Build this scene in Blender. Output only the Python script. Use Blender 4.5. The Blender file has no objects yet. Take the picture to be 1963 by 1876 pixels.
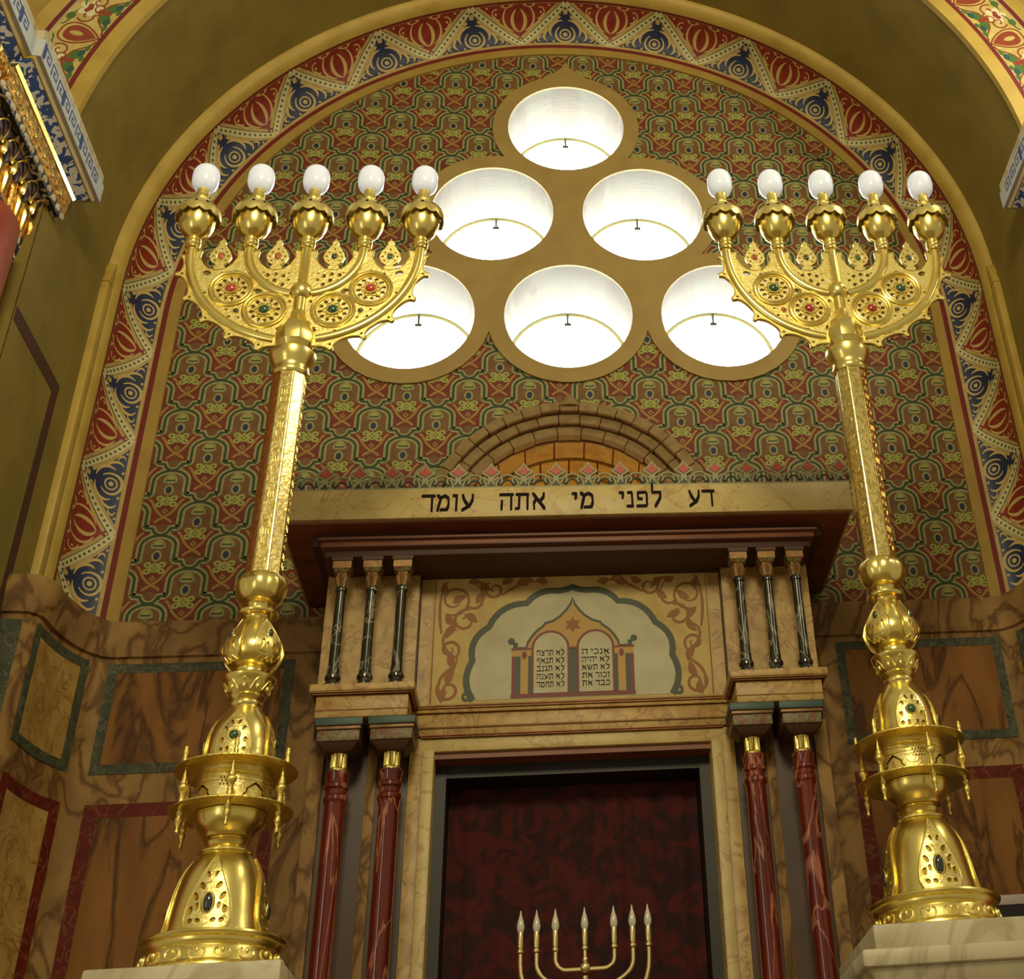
import bpy, bmesh, math, random
from math import sin, cos, pi, sqrt, radians as rad, atan2
from mathutils import Vector, Matrix
from mathutils.geometry import tessellate_polygon
random.seed(7)
SC = bpy.context.scene
COL = SC.collection
ZO = 1.5                      # eye level: all heights below are measured from the camera

# ------------------------------------------------------------------ camera
F_PX, PX, PY = 2620.6, 1380.6, 598.6
YAW, PIT, ROL = 0.150891, 0.632623, -0.091935
CAM = Vector((-0.06606, -5.0, 0.0))
def _basis():
    fw = Vector((sin(YAW)*cos(PIT), cos(YAW)*cos(PIT), sin(PIT)))
    r0 = Vector((cos(YAW), -sin(YAW), 0)); u0 = r0.cross(fw)
    return fw, r0*cos(ROL)+u0*sin(ROL), u0*cos(ROL)-r0*sin(ROL)
FW, RT, UP = _basis()
def at(px, py, Y):            # a measured point of the photograph on the upright plane y = Y -> (x, z)
    d = FW + RT*((px-PX)/F_PX) - UP*((py-PY)/F_PX)
    p = CAM + d*((Y-CAM.y)/d.y)
    return p.x, p.z
cam = bpy.data.cameras.new('camera')
co = bpy.data.objects.new('camera', cam); COL.objects.link(co)
co.matrix_world = Matrix(((RT.x, UP.x, -FW.x, CAM.x), (RT.y, UP.y, -FW.y, CAM.y), (RT.z, UP.z, -FW.z, CAM.z+ZO), (0, 0, 0, 1)))
cam.sensor_fit = 'HORIZONTAL'; cam.sensor_width = 36
cam.lens = F_PX*36/1963
cam.shift_x = (1963/2-PX)/1963
cam.shift_y = (PY-1876/2)/1963
cam.clip_start = .05
SC.camera = co

# ------------------------------------------------------------------ materials
def lin(c):
    if isinstance(c, str):
        c = [int(c[i:i+2], 16)/255 for i in (0, 2, 4)]
        c = [x/12.92 if x <= .04045 else ((x+.055)/1.055)**2.4 for x in c]
    return (c[0], c[1], c[2], 1)
def nodes(name):
    m = bpy.data.materials.new(name); m.use_nodes = True
    nt = m.node_tree; b = nt.nodes['Principled BSDF']
    return m, nt, b
def pm(name, col, rough=.6, metal=0, col2=None, scale=8, detail=4, bump=0, bscale=None, stretch=None, lo=.4, hi=.65, coat=0, emit=0, dist=0, spec=None):
    m, nt, b = nodes(name); N = nt.nodes.new; L = nt.links.new
    b.inputs['Base Color'].default_value = lin(col)
    b.inputs['Roughness'].default_value = rough; b.inputs['Metallic'].default_value = metal
    if coat: b.inputs['Coat Weight'].default_value = coat; b.inputs['Coat Roughness'].default_value = .12
    if spec is not None: b.inputs['Specular IOR Level'].default_value = spec
    if emit:
        b.inputs['Emission Color'].default_value = lin(col); b.inputs['Emission Strength'].default_value = emit
    if col2 is not None or bump:
        tc = N('ShaderNodeTexCoord'); mp = N('ShaderNodeMapping'); L(tc.outputs['Object'], mp.inputs['Vector'])
        if stretch: mp.inputs['Scale'].default_value = stretch
    if col2 is not None:
        n = N('ShaderNodeTexNoise'); n.inputs['Scale'].default_value = scale; n.inputs['Detail'].default_value = detail
        n.inputs['Distortion'].default_value = dist
        L(mp.outputs[0], n.inputs['Vector'])
        r = N('ShaderNodeValToRGB'); r.color_ramp.elements[0].position = lo; r.color_ramp.elements[1].position = hi
        r.color_ramp.elements[0].color = lin(col); r.color_ramp.elements[1].color = lin(col2)
        L(n.outputs['Fac'], r.inputs['Fac']); L(r.outputs['Color'], b.inputs['Base Color'])
    if bump:
        n2 = N('ShaderNodeTexNoise'); n2.inputs['Scale'].default_value = bscale or scale; n2.inputs['Detail'].default_value = 3
        L(mp.outputs[0], n2.inputs['Vector'])
        bp = N('ShaderNodeBump'); bp.inputs['Strength'].default_value = bump; bp.inputs['Distance'].default_value = .01
        L(n2.outputs['Fac'], bp.inputs['Height']); L(bp.outputs[0], b.inputs['Normal'])
    return m
def veined(name, base, base2, vein, scale=3, rough=.35, stretch=(1, 1, .45), vw=.06, coat=.0):
    """stone: two body tones and thin dark or light veins where a distorted noise crosses its middle"""
    m, nt, b = nodes(name); N = nt.nodes.new; L = nt.links.new
    tc = N('ShaderNodeTexCoord'); mp = N('ShaderNodeMapping'); mp.inputs['Scale'].default_value = stretch
    L(tc.outputs['Object'], mp.inputs['Vector'])
    n = N('ShaderNodeTexNoise'); n.inputs['Scale'].default_value = scale*2; n.inputs['Detail'].default_value = 6
    L(mp.outputs[0], n.inputs['Vector'])
    r = N('ShaderNodeValToRGB'); r.color_ramp.elements[0].position = .35; r.color_ramp.elements[1].position = .68
    r.color_ramp.elements[0].color = lin(base); r.color_ramp.elements[1].color = lin(base2)
    L(n.outputs['Fac'], r.inputs['Fac'])
    v = N('ShaderNodeTexNoise'); v.inputs['Scale'].default_value = scale; v.inputs['Detail'].default_value = 5; v.inputs['Distortion'].default_value = 1.6
    L(mp.outputs[0], v.inputs['Vector'])
    s = N('ShaderNodeMath'); s.operation = 'SUBTRACT'; s.inputs[1].default_value = .5; L(v.outputs['Fac'], s.inputs[0])
    a = N('ShaderNodeMath'); a.operation = 'ABSOLUTE'; L(s.outputs[0], a.inputs[0])
    vr = N('ShaderNodeMapRange'); vr.inputs['From Min'].default_value = 0; vr.inputs['From Max'].default_value = vw
    vr.inputs['To Min'].default_value = .85; vr.inputs['To Max'].default_value = 0; L(a.outputs[0], vr.inputs['Value'])
    mx = N('ShaderNodeMix'); mx.data_type = 'RGBA'; L(vr.outputs[0], mx.inputs['Factor'])
    L(r.outputs['Color'], mx.inputs['A']); mx.inputs['B'].default_value = lin(vein)
    L(mx.outputs['Result'], b.inputs['Base Color']); b.inputs['Roughness'].default_value = rough
    b.inputs['Specular IOR Level'].default_value = .22 if rough > .6 else .5
    if coat: b.inputs['Coat Weight'].default_value = coat; b.inputs['Coat Roughness'].default_value = .08
    return m
def arabesque(name, c1, c2, scale=40, thr=.5):
    """painted two-colour curly ornament"""
    m, nt, b = nodes(name); N = nt.nodes.new; L = nt.links.new
    tc = N('ShaderNodeTexCoord'); n = N('ShaderNodeTexNoise'); n.inputs['Scale'].default_value = scale; n.inputs['Detail'].default_value = 1
    n.inputs['Distortion'].default_value = 1.2; L(tc.outputs['Object'], n.inputs['Vector'])
    r = N('ShaderNodeValToRGB'); r.color_ramp.interpolation = 'CONSTANT'
    r.color_ramp.elements[0].position = 0; r.color_ramp.elements[1].position = thr
    r.color_ramp.elements[0].color = lin(c1); r.color_ramp.elements[1].color = lin(c2)
    L(n.outputs['Fac'], r.inputs['Fac']); L(r.outputs['Color'], b.inputs['Base Color']); b.inputs['Roughness'].default_value = .5
    return m

GOLD = pm('polished gold', (.90, .74, .25), .27, 1, (.84, .66, .18), 14, bump=.04, bscale=30)
GOLDM = pm('matt chased gold', (.84, .67, .20), .38, 1, (.74, .55, .13), 60, bump=.3, bscale=140)
GOLDF = pm('cast filigree gold', (.94, .78, .30), .36, 1, (.86, .68, .20), 50, bump=.12, bscale=110)
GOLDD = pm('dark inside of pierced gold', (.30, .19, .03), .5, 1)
GOLDE = pm('engraved gold shaft', (.80, .63, .24), .24, 1, (.60, .45, .13), 95, bump=.10, bscale=95, stretch=(1, 1, .8), lo=.5, hi=.56)
BRASS = pm('pale polished brass', (.86, .72, .36), .25, 1)
GREEN = pm('green glass gem', '0B4A22', .06, 0, coat=1, spec=.8)
DGREEN = pm('dark green glass gem', '0A1E14', .06, 0, coat=1, spec=.8)
RED = pm('orange red glass gem', 'C2390C', .07, 0, coat=1, spec=.8)
RED2 = pm('ruby glass gem', 'A51908', .07, 0, coat=1, spec=.8)
BULB = pm('frosted white bulb glass', 'E6EDFA', .25, 0, emit=.24, coat=.3)  # faint glow added so the unlit bulbs read bright
FLAME = pm('pale clear flame bulb', 'CFC6B0', .15, 0, coat=.6)

C_RED = pm('wall paint red', '762E18', .7, 0, '642612', 18)
C_BRN = pm('wall paint olive brown', '76522A', .7, 0, '684420', 22)
C_LGT = pm('wall paint sage line', '989660', .7, 0, '868450', 60)
C_DRK = pm('wall paint deep green', '343F22', .7)
C_YEL = pm('wall paint yellow green', '9C9A4C', .7)
C_TAN = pm('wall paint tan', '9C7638', .7)
C_BLU = pm('wall paint indigo', '1C2340', .6)
OCHRE = pm('ochre painted plaster', 'A98B3E', .6, 0, 'A0803A', 9, bump=.05, bscale=40)
OCHRE2 = pm('ochre window surround plaster', 'A3874A', .65, 0, '9A7E42', 8)
GOLDP = pm('gold painted moulding', 'BEA04A', .5, .05, 'B0903C', 7, bump=.04, bscale=30)
OLIVE = pm('olive painted plaster', '8A762E', .75, 0, '7C6A28', 5, bump=.04, bscale=60)
STRIPE = pm('oxblood stripe paint', '701C12', .55)
BANDC = pm('band ground buff', 'B59C5E', .6, 0, 'A88C50', 20)
BEAD = pm('band beaded strip pale', 'C4BC8C', .55)
BEADD = pm('band bead dark', '5A5426', .6)
BANDB = pm('band navy', '1E2A4C', .5, 0, '1A2440', 25)
BANDR = pm('band crimson', '8A2814', .5, 0, '741E12', 25)
BANDL = pm('band motif buff', 'BFA463', .6)
FLC = pm('floral band cream', 'C9B36A', .55, 0, 'BBA055', 20)
FLR = pm('floral band brown red', '8E3A1C', .5)
FLG = pm('floral band green', '4C6A2E', .5)
FLB = pm('floral band teal', '27514C', .5)
FLW = pm('floral band pale petal', 'DAD0A4', .5)
REVEAL = pm('window shaft white plaster', 'E2EED6', .8)
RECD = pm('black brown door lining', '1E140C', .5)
M_IVORY = veined('ivory marble', 'C4AC6C', 'B39A5A', 'A07A44', 6, .45, (1, 1, 1), .02)
M_CREAM = veined('honey marble', 'BC9A58', 'A07A3A', '8A5E2C', 8, .45, (1, 1, 1), .03)
M_WHITE = veined('white plinth marble', 'CFC4A6', 'BEB294', 'A89A78', 3, .45, (1, 1, .5), .04)
M_BROWN = veined('brown marble frame', 'A07C48', '86643A', '56391C', 5, .62, (1, 1, .6), .07)
M_WALN = veined('walnut brown marble panel', '8E602C', '744A20', '40260F', 3.2, .62, (1.4, 1.4, .35), .05)
M_GREY = veined('grey green stone inlay', '4C4F3C', '3A3D30', '6A6A52', 14, .62, (1, 1, 1), .03)
M_OXB = veined('oxblood marble inlay', '6A2214', '531810', '7E4A30', 8, .62, (1, 1, 1), .03)
M_REDC = veined('red marble column', '6E1E10', '531409', 'B9785A', 2.6, .16, (2, 2, .55), .018, coat=.5)
M_BLKC = veined('black marble colonnette', '2A2718', '1D1C13', '8B8670', 9, .2, (1, 1, .5), .03, coat=.4)
WOOD = pm('dark red brown wood', '7E4322', .5, 0, '663218', 10, stretch=(.3, 1, 1), bump=.05)
WOODD = pm('dark umber wood', '452512', .6)
PURP = pm('umber marble back panel', '54382A', .4, 0, '44301F', 5)
STONEB = pm('brown grey ashlar', '94794A', .8, 0, '82683E', 24, bump=.25, bscale=40)
STONEG = pm('golden ashlar', 'B89038', .6, 0, 'A27A2A', 20, bump=.2, bscale=40)
MORTAR = pm('dark joint', '4A3216', .8)
VELVET = pm('dark crimson velvet', '4A0B07', .9, 0, '280605', 11, bump=.2, bscale=16, lo=.42, hi=.58, dist=1.5)
PLASW = pm('pale grey plaster field', 'B9B091', .7, 0, 'AFA686', 12)
LUNB = pm('lunette ground cream', 'BBA05C', .6, 0, 'AE8F4C', 14)
LUNS = pm('lunette scroll sienna', '8A5420', .6)
LUNG = pm('lunette arch dark green', '3B4028', .55)
LUNR = pm('lunette red line', '6E2616', .55)
LUNO = pm('lunette ochre field', 'B08A46', .6)
INK = pm('black brown lettering', '140A05', .6, spec=.1)
TEAL = pm('teal painted strip', '2E4A40', .5)
CAPT = arabesque('painted capital foliage', '6E3A22', '6A6A3C', 75, .5)
DULLG = pm('dull gilding', '8C6632', .45, .3, '6E4A22', 30)
BLUEW = arabesque('blue and white foliage', '2A4680', 'D6D2C0', 26, .49)
BLUEW2 = arabesque('navy and white scales', '141A3A', 'D8D2BC', 26, .55)
GREYB = pm('pale grey blue paint', 'BFC3C4', .5)
KEYB = pm('key pattern blue', '3A4F86', .5)
CAPG = pm('gilded carving', (.78, .5, .12), .35, .9, (.5, .24, .06), 36, bump=.6, bscale=60)
CAPR = pm('dark red gilded niches', '3A1710', .4, .2)
CAPL = pm('gilded leaf edge', (.9, .66, .2), .22, 1)
SALMON = pm('salmon red scagliola shaft', 'A84E32', .35, 0, '98432B', 8)
FLOORM = pm('honey stone floor', 'A08A66', .5, 0, '8E7854', 4)
DARKB = pm('black bench cloth', '100C0A', .7)
PALE = pm('pale grey bench rail', 'A89A94', .5)
FRAMEW = pm('ochre window frame', '8A7440', .5)
IRON = pm('dark iron latch', '3A342A', .5, .5)
m, nt, b = nodes('daylit window glass')
b.inputs['Base Color'].default_value = lin('E8ECF2'); b.inputs['Roughness'].default_value = .4
b.inputs['Emission Color'].default_value = (.84, .95, 1.0, 1); b.inputs['Emission Strength'].default_value = 20
PANE = m

# ------------------------------------------------------------------ mesh builder
class MB:
    def __init__(s): s.v = []; s.f = []; s.mi = []; s.mats = []; s.k = 0
    def lift(s, off): s.k += 1; return off+(s.k % 160)*1e-6
    def mat(s, m):
        if m not in s.mats: s.mats.append(m)
        return s.mats.index(m)
    def add(s, vs, fs, m):
        o = len(s.v); k = s.mat(m)
        s.v.extend(Vector(p) for p in vs)
        for f in fs: s.f.append([i+o for i in f]); s.mi.append(k)
    def box(s, x0, x1, y0, y1, z0, z1, m):
        s.add([(x, y, z) for z in (z0, z1) for y in (y0, y1) for x in (x0, x1)],
              [(0, 2, 3, 1), (4, 5, 7, 6), (0, 1, 5, 4), (2, 6, 7, 3), (0, 4, 6, 2), (1, 3, 7, 5)], m)
    def frust(s, a, b, m):      # a, b = (x0,x1,y0,y1,z)
        s.add([(x, y, q[4]) for q in (a, b) for y in (q[2], q[3]) for x in (q[0], q[1])],
              [(0, 2, 3, 1), (4, 5, 7, 6), (0, 1, 5, 4), (2, 6, 7, 3), (0, 4, 6, 2), (1, 3, 7, 5)], m)
    def lathe(s, prof, cx, cy, m, n=40, rf=None, a0=0, caps=True):
        vs = []; fs = []
        for r, z in prof:
            for k in range(n):
                a = a0+2*pi*k/n; rr = r*(rf(a, z) if rf else 1)
                vs.append((cx+rr*sin(a), cy-rr*cos(a), z))
        for i in range(len(prof)-1):
            for k in range(n):
                k2 = (k+1) % n
                fs.append((i*n+k, i*n+k2, (i+1)*n+k2, (i+1)*n+k))
        if caps:
            fs.append(tuple(range(n))[::-1]); fs.append(tuple((len(prof)-1)*n+k for k in range(n)))
        s.add(vs, fs, m)
    def tube(s, pts, r, m, n=10, caps=True):
        P = [Vector(p) for p in pts]; R = r if isinstance(r, (list, tuple)) else [r]*len(P)
        vs = []; fs = []; nrm = None
        for i, p in enumerate(P):
            t = (P[min(i+1, len(P)-1)]-P[max(i-1, 0)]).normalized()
            if nrm is None:
                nrm = t.cross(Vector((0, 1, 0)));
                if nrm.length < .2: nrm = t.cross(Vector((1, 0, 0)))
            nrm = (nrm-t*nrm.dot(t)).normalized(); bi = t.cross(nrm)
            for k in range(n):
                a = 2*pi*k/n; vs.append(p+(nrm*cos(a)+bi*sin(a))*R[i])
        for i in range(len(P)-1):
            for k in range(n):
                k2 = (k+1) % n; fs.append((i*n+k, i*n+k2, (i+1)*n+k2, (i+1)*n+k))
        if caps: fs.append(tuple(range(n))[::-1]); fs.append(tuple((len(P)-1)*n+k for k in range(n)))
        s.add(vs, fs, m)
    def ell(s, c, rx, ry, rz, m, n=16, rings=10, mtx=None):
        vs = []; fs = []
        for i in range(rings+1):
            ph = pi*i/rings-pi/2
            for k in range(n):
                a = 2*pi*k/n; p = Vector((rx*cos(ph)*sin(a), -ry*cos(ph)*cos(a), rz*sin(ph)))
                if mtx: p = mtx @ p
                vs.append(p+Vector(c))
        for i in range(rings):
            for k in range(n):
                k2 = (k+1) % n; fs.append((i*n+k, i*n+k2, (i+1)*n+k2, (i+1)*n+k))
        s.add(vs, fs, m)
    # flat painted shapes, mapped onto a surface by mp(u, v, lift)
    def poly(s, pts, mp, off, m):
        off = s.lift(off)
        tri = tessellate_polygon([[Vector((x, y, 0)) for x, y in pts]])
        s.add([mp(x, y, off) for x, y in pts], [tuple(t) for t in tri], m)
    def fan(s, cx, cy, rx, ry, mp, off, m, n=14, a0=0, a1=2*pi, rot=0):
        off = s.lift(off)
        pts = [(0, 0)]+[(rx*cos(a0+(a1-a0)*k/n), ry*sin(a0+(a1-a0)*k/n)) for k in range(n+1)]
        c, d = cos(rot), sin(rot)
        s.add([mp(cx+x*c-y*d, cy+x*d+y*c, off) for x, y in pts], [(0, k, k+1) for k in range(1, n+1)], m)
    def rib(s, pts, w, mp, off, m, closed=False):
        n = len(pts); vs = []; off = s.lift(off)
        for i, (x, y) in enumerate(pts):
            if closed: a, b = pts[i-1], pts[(i+1) % n]
            else: a, b = pts[max(i-1, 0)], pts[min(i+1, n-1)]
            dx, dy = b[0]-a[0], b[1]-a[1]; l = sqrt(dx*dx+dy*dy) or 1
            ww = (w(i/(n-1)) if callable(w) else w)/2
            nx, ny = -dy/l*ww, dx/l*ww
            vs += [mp(x+nx, y+ny, off), mp(x-nx, y-ny, off)]
        fs = [(2*i, 2*i+1, 2*i+3, 2*i+2) for i in range(n-1)]
        if closed: fs.append((2*n-2, 2*n-1, 1, 0))
        s.add(vs, fs, m)
    def tri(s, a, b, c, n, mp, off, m):
        idx = {}; vs = []; fs = []
        for i in range(n+1):
            for j in range(n+1-i):
                idx[i, j] = len(vs); u, v = i/n, j/n; w = 1-u-v
                vs.append(mp(a[0]*w+b[0]*u+c[0]*v, a[1]*w+b[1]*u+c[1]*v, off))
        for i in range(n):
            for j in range(n-i):
                fs.append((idx[i, j], idx[i+1, j], idx[i, j+1]))
                if i+j < n-1: fs.append((idx[i+1, j], idx[i+1, j+1], idx[i, j+1]))
        s.add(vs, fs, m)
    def grid(s, fn, nu, nv, m):
        vs = [fn(i/nu, j/nv) for j in range(nv+1) for i in range(nu+1)]
        s.add(vs, [(j*(nu+1)+i, j*(nu+1)+i+1, (j+1)*(nu+1)+i+1, (j+1)*(nu+1)+i) for j in range(nv) for i in range(nu)], m)
    def plate(s, loops, t, mp, m, maxlen=None):
        flat = [p for l in loops for p in l]
        tris = tessellate_polygon([[Vector((x, y, 0)) for x, y in l] for l in loops])
        if maxlen:
            bm = bmesh.new(); bv = [bm.verts.new((x, y, 0)) for x, y in flat]
            for t3 in tris:
                try: bm.faces.new([bv[i] for i in t3])
                except ValueError: pass
            for _ in range(4):
                es = [e for e in bm.edges if e.calc_length() > maxlen]
                if not es: break
                bmesh.ops.subdivide_edges(bm, edges=es, cuts=1)
                bmesh.ops.triangulate(bm, faces=bm.faces[:])
            bm.verts.index_update(); flat = [(v.co.x, v.co.y) for v in bm.verts]
            tris = [[v.index for v in f.verts] for f in bm.faces]; bm.free()
        n = len(flat); cnt = {}
        out = []
        for t3 in tris:
            a, b, c = [flat[i] for i in t3]
            if (b[0]-a[0])*(c[1]-a[1])-(b[1]-a[1])*(c[0]-a[0]) < 0: t3 = [t3[0], t3[2], t3[1]]
            out.append(tuple(t3))
            for i in range(3):
                e = (t3[i], t3[(i+1) % 3]); cnt[e] = 1
        fs = list(out)+[(a+n, c+n, b+n) for a, b, c in out]
        for a, b in cnt:
            if (b, a) not in cnt: fs.append((a, a+n, b+n, b))
        s.add([mp(x, y, t) for x, y in flat]+[mp(x, y, 0) for x, y in flat], fs, m)

def obj(name, mb, parent=None, smooth=35, bevel=0, label=None, recalc=True):
    me = bpy.data.meshes.new(name)
    o = bpy.data.objects.new(name, me); COL.objects.link(o)
    org = Vector((0, 0, -ZO))
    if parent:
        w = Vector((0, 0, 0)); q = parent
        while q: w += Vector(q.location); q = q.parent
        org = w-Vector((0, 0, ZO)); o.parent = parent
    me.from_pydata([tuple(v-org) for v in mb.v], [], mb.f)
    for m in mb.mats: me.materials.append(m)
    me.polygons.foreach_set('material_index', mb.mi)
    if recalc or bevel:
        bm = bmesh.new(); bm.from_mesh(me)
        if recalc: bmesh.ops.recalc_face_normals(bm, faces=bm.faces[:])
        if bevel:
            es = [e for e in bm.edges if len(e.link_faces) == 2 and e.calc_face_angle(0) > .6]
            bmesh.ops.bevel(bm, geom=es, offset=bevel, segments=2, profile=.5, affect='EDGES')
        bm.to_mesh(me); bm.free()
    if smooth:
        me.polygons.foreach_set('use_smooth', [True]*len(me.polygons)); me.set_sharp_from_angle(angle=rad(smooth))
    me.update()
    if label: o['label'] = label
    return o
def tag(o, label, cat, group=None, kind=None):
    o['label'] = label; o['category'] = cat
    if group: o['group'] = group
    if kind: o['kind'] = kind
    return o
def thing(name, loc, label, cat, group=None):
    o = bpy.data.objects.new(name, None); COL.objects.link(o); o.empty_display_size = .1
    o.location = (loc[0], loc[1], loc[2]+ZO)
    return tag(o, label, cat, group)
def struct(name, mb, label, cat, smooth=35, recalc=True, bevel=0):
    o = obj(name, mb, None, smooth, bevel, None, recalc); return tag(o, label, cat, kind='structure')

def arc(cx, cy, r, a0, a1, n, ry=None):
    ry = ry or r
    return [(cx+r*cos(rad(a0+(a1-a0)*k/n)), cy+ry*sin(rad(a0+(a1-a0)*k/n))) for k in range(n+1)]
def circ(cx, cy, r, n=24, ry=None, rot=0):
    ry = ry or r; c, d = cos(rot), sin(rot)
    return [(cx+r*cos(2*pi*k/n)*c-ry*sin(2*pi*k/n)*d, cy+r*cos(2*pi*k/n)*d+ry*sin(2*pi*k/n)*c) for k in range(n)]
def bez(p0, p1, p2, p3, n=10):
    return [tuple((1-t)**3*p0[i]+3*(1-t)**2*t*p1[i]+3*(1-t)*t*t*p2[i]+t**3*p3[i] for i in (0, 1)) for t in [k/n for k in range(n+1)]]
def spiral(cx, cy, r0, r1, a0, turns, n=28):
    return [(cx+(r0+(r1-r0)*k/n)*cos(a0+2*pi*turns*k/n), cy+(r0+(r1-r0)*k/n)*sin(a0+2*pi*turns*k/n)) for k in range(n+1)]

# ================================================================== THE SETTING
ZS, RC = 3.70, 1.685          # springing height and radius of the painted back wall
WIN = [(0, 4.857), (-.352, 4.292), (.362, 4.292), (-.703, 3.688), (.003, 3.688), (.710, 3.688)]
RW = .288
HZ = 2.575                     # centre of the stone half-dome over the ark

# ---- back wall with six round openings and the stone recess
wb = MB()
flat = lambda Y: (lambda u, v, o: (u, Y-o, v))
rec = [(-.46, 2.35)]+arc(0, HZ, .46, 180, 0, 28)+[(.46, 2.35)]
wb.plate([[(-2.1, -1.5), (2.1, -1.5), (2.1, 5.75), (-2.1, 5.75)]]+[circ(x, z, RW, 48) for x, z in WIN]+[rec], -.3, flat(0), C_RED)
# painted carpet pattern
TA, TB = .2595, .1455
W0 = flat(0)
def okpt(u, v):
    for x, z in WIN:
        if (u-x)**2+(v-z)**2 < .305**2: return False
    if u*u+(v-HZ)**2 < .50**2 or (abs(u) < .52 and v < HZ): return False
    if v < 2.12: return False
    if v > ZS and u*u+(v-ZS)**2 > 1.74**2: return False
    if abs(u) > 1.74: return False
    if v < 2.6 and abs(u) < .9: return False
    return True
def okpts(pts):
    return all(okpt(x, y) for x, y in pts)
class Pat(MB):
    def P(s, pts, off, m):
        if okpts(pts): s.poly(pts, W0, off, m)
    def D(s, cx, cy, rx, ry, off, m, n=12, a0=0, a1=2*pi):
        if okpt(cx-rx, cy) and okpt(cx+rx, cy) and okpt(cx, cy+ry): s.fan(cx, cy, rx, ry, W0, off, m, n, a0, a1)
    def R(s, pts, w, off, m):
        run = []
        for p in pts+[None]:
            if p and okpt(*p): run.append(p)
            else:
                if len(run) > 1: s.rib(run, w, W0, off, m)
                run = []
pt = Pat()
def tile(x, z):
    legs = .0655
    pts = [(x-TA/2, z-.104)]
    pts = arc(x-TA/2, z-.071, .033, -90, -8, 5)
    pts += [(x-legs-.004, z-.0725), (x-legs, z-.068), (x-legs, z-.03)]
    pts += [(x-legs*cos(rad(a)), z-.008+.047*sin(rad(a))) for a in range(8, 180, 12)]
    pts += [(x+legs, z-.03), (x+legs, z-.068), (x+legs+.004, z-.0725)]
    pts += arc(x+TA/2, z-.071, .033, 188, 270, 5)
    inner = [(x-.058, z-.085), (x-.058, z-.02)]+[(x-.058*cos(rad(a)), z-.012+.044*sin(rad(a))) for a in range(0, 181, 15)]+[(x+.058, z-.02), (x+.058, z-.085)]
    pt.P(inner, .0004, C_BRN)
    pt.D(x+TA/2, z-.068, .030, .030, .0005, C_BRN)
    pt.R(pts, .0290, .0008, C_LGT)
    pt.R(pts, .0105, .0012, C_DRK)
    # mushroom cap, oval, knot, diamond, crossed stems, ball
    pt.P([(x-.031, z-.012)]+arc(x, z-.012, .028, 180, 0, 10, .036)+[(x+.031, z-.012), (x+.012, z-.020), (x-.012, z-.020)], .0012, C_LGT)
    pt.P([(x-.020, z-.009)]+arc(x, z-.009, .020, 180, 0, 10, .025), .0014, C_DRK)
    pt.P([(x-.016, z-.003)]+arc(x, z-.003, .017, 180, 0, 8, .018), .0016, C_YEL)
    pt.D(x, z-.050, .0195, .025, .0012, C_LGT, 16)
    pt.D(x, z-.050, .0115, .0165, .0016, C_BLU, 14)
    k = z-.101
    for sx in (-1, 1):
        for sz in (-1, 1):
            pt.D(x+sx*.027, k+sz*.014, .0150, .0130, .0012, C_YEL, 10)
            pt.D(x+sx*.027, k+sz*.013, .0052, .0042, .0016, C_DRK, 6)
            pt.R([(x+sx*.027, k+sz*.013), (x, k-sz*.006), (x-sx*.012, k-sz*.016)], .010, .0013, C_YEL)
    pt.P([(x-.024, k), (x, k-.021), (x+.026, k), (x, k+.024)], .0012, C_YEL)
    for dx, dz in ((-.008, 0), (.008, 0), (0, .009), (0, -.009)):
        pt.D(x+dx, k+dz, .0036, .0032, .0016, C_DRK, 6)
    pt.P([(x-.013, z-.146), (x, z-.160), (x+.013, z-.146), (x, z-.132)], .0014, C_TAN)
    pt.D(x, z-.146, .0045, .0045, .0016, C_DRK, 6)
    for sx in (-1, 1):
        st = bez((x+sx*.066, z-.092), (x+sx*.040, z-.110), (x+sx*.050, z-.140), (x, z-.172), 8)+bez((x, z-.172), (x-sx*.015, z-.181), (x-sx*.022, z-.183), (x-sx*.033, z-.196), 4)[1:]
        pt.R(st, .0105, .0013, C_TAN)
    pt.P([(x-.028, z-.205)]+arc(x, z-.205, .028, 180, 0, 8, .017)+[(x+.028, z-.205)], .0011, C_RED)
    pt.D(x, z-.218, .020, .019, .0012, C_BRN)
for j in range(-1, 25):
    z = 2.296+TB*j
    off = 0 if j % 2 == 0 else TA/2
    for i in range(-7, 8):
        x = -.0255+off+TA*i-.013
        if abs(x) < 1.85 and z < 5.6: tile(x, z)
for f_, mi_ in zip(pt.f, pt.mi): pass
o_wb = struct('wall_back', wb, 'flat back wall behind the ark, painted like a carpet in red, brown and sage green', 'wall', 0)
obj('carpet_pattern', pt, o_wb, 0, recalc=False)

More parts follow.
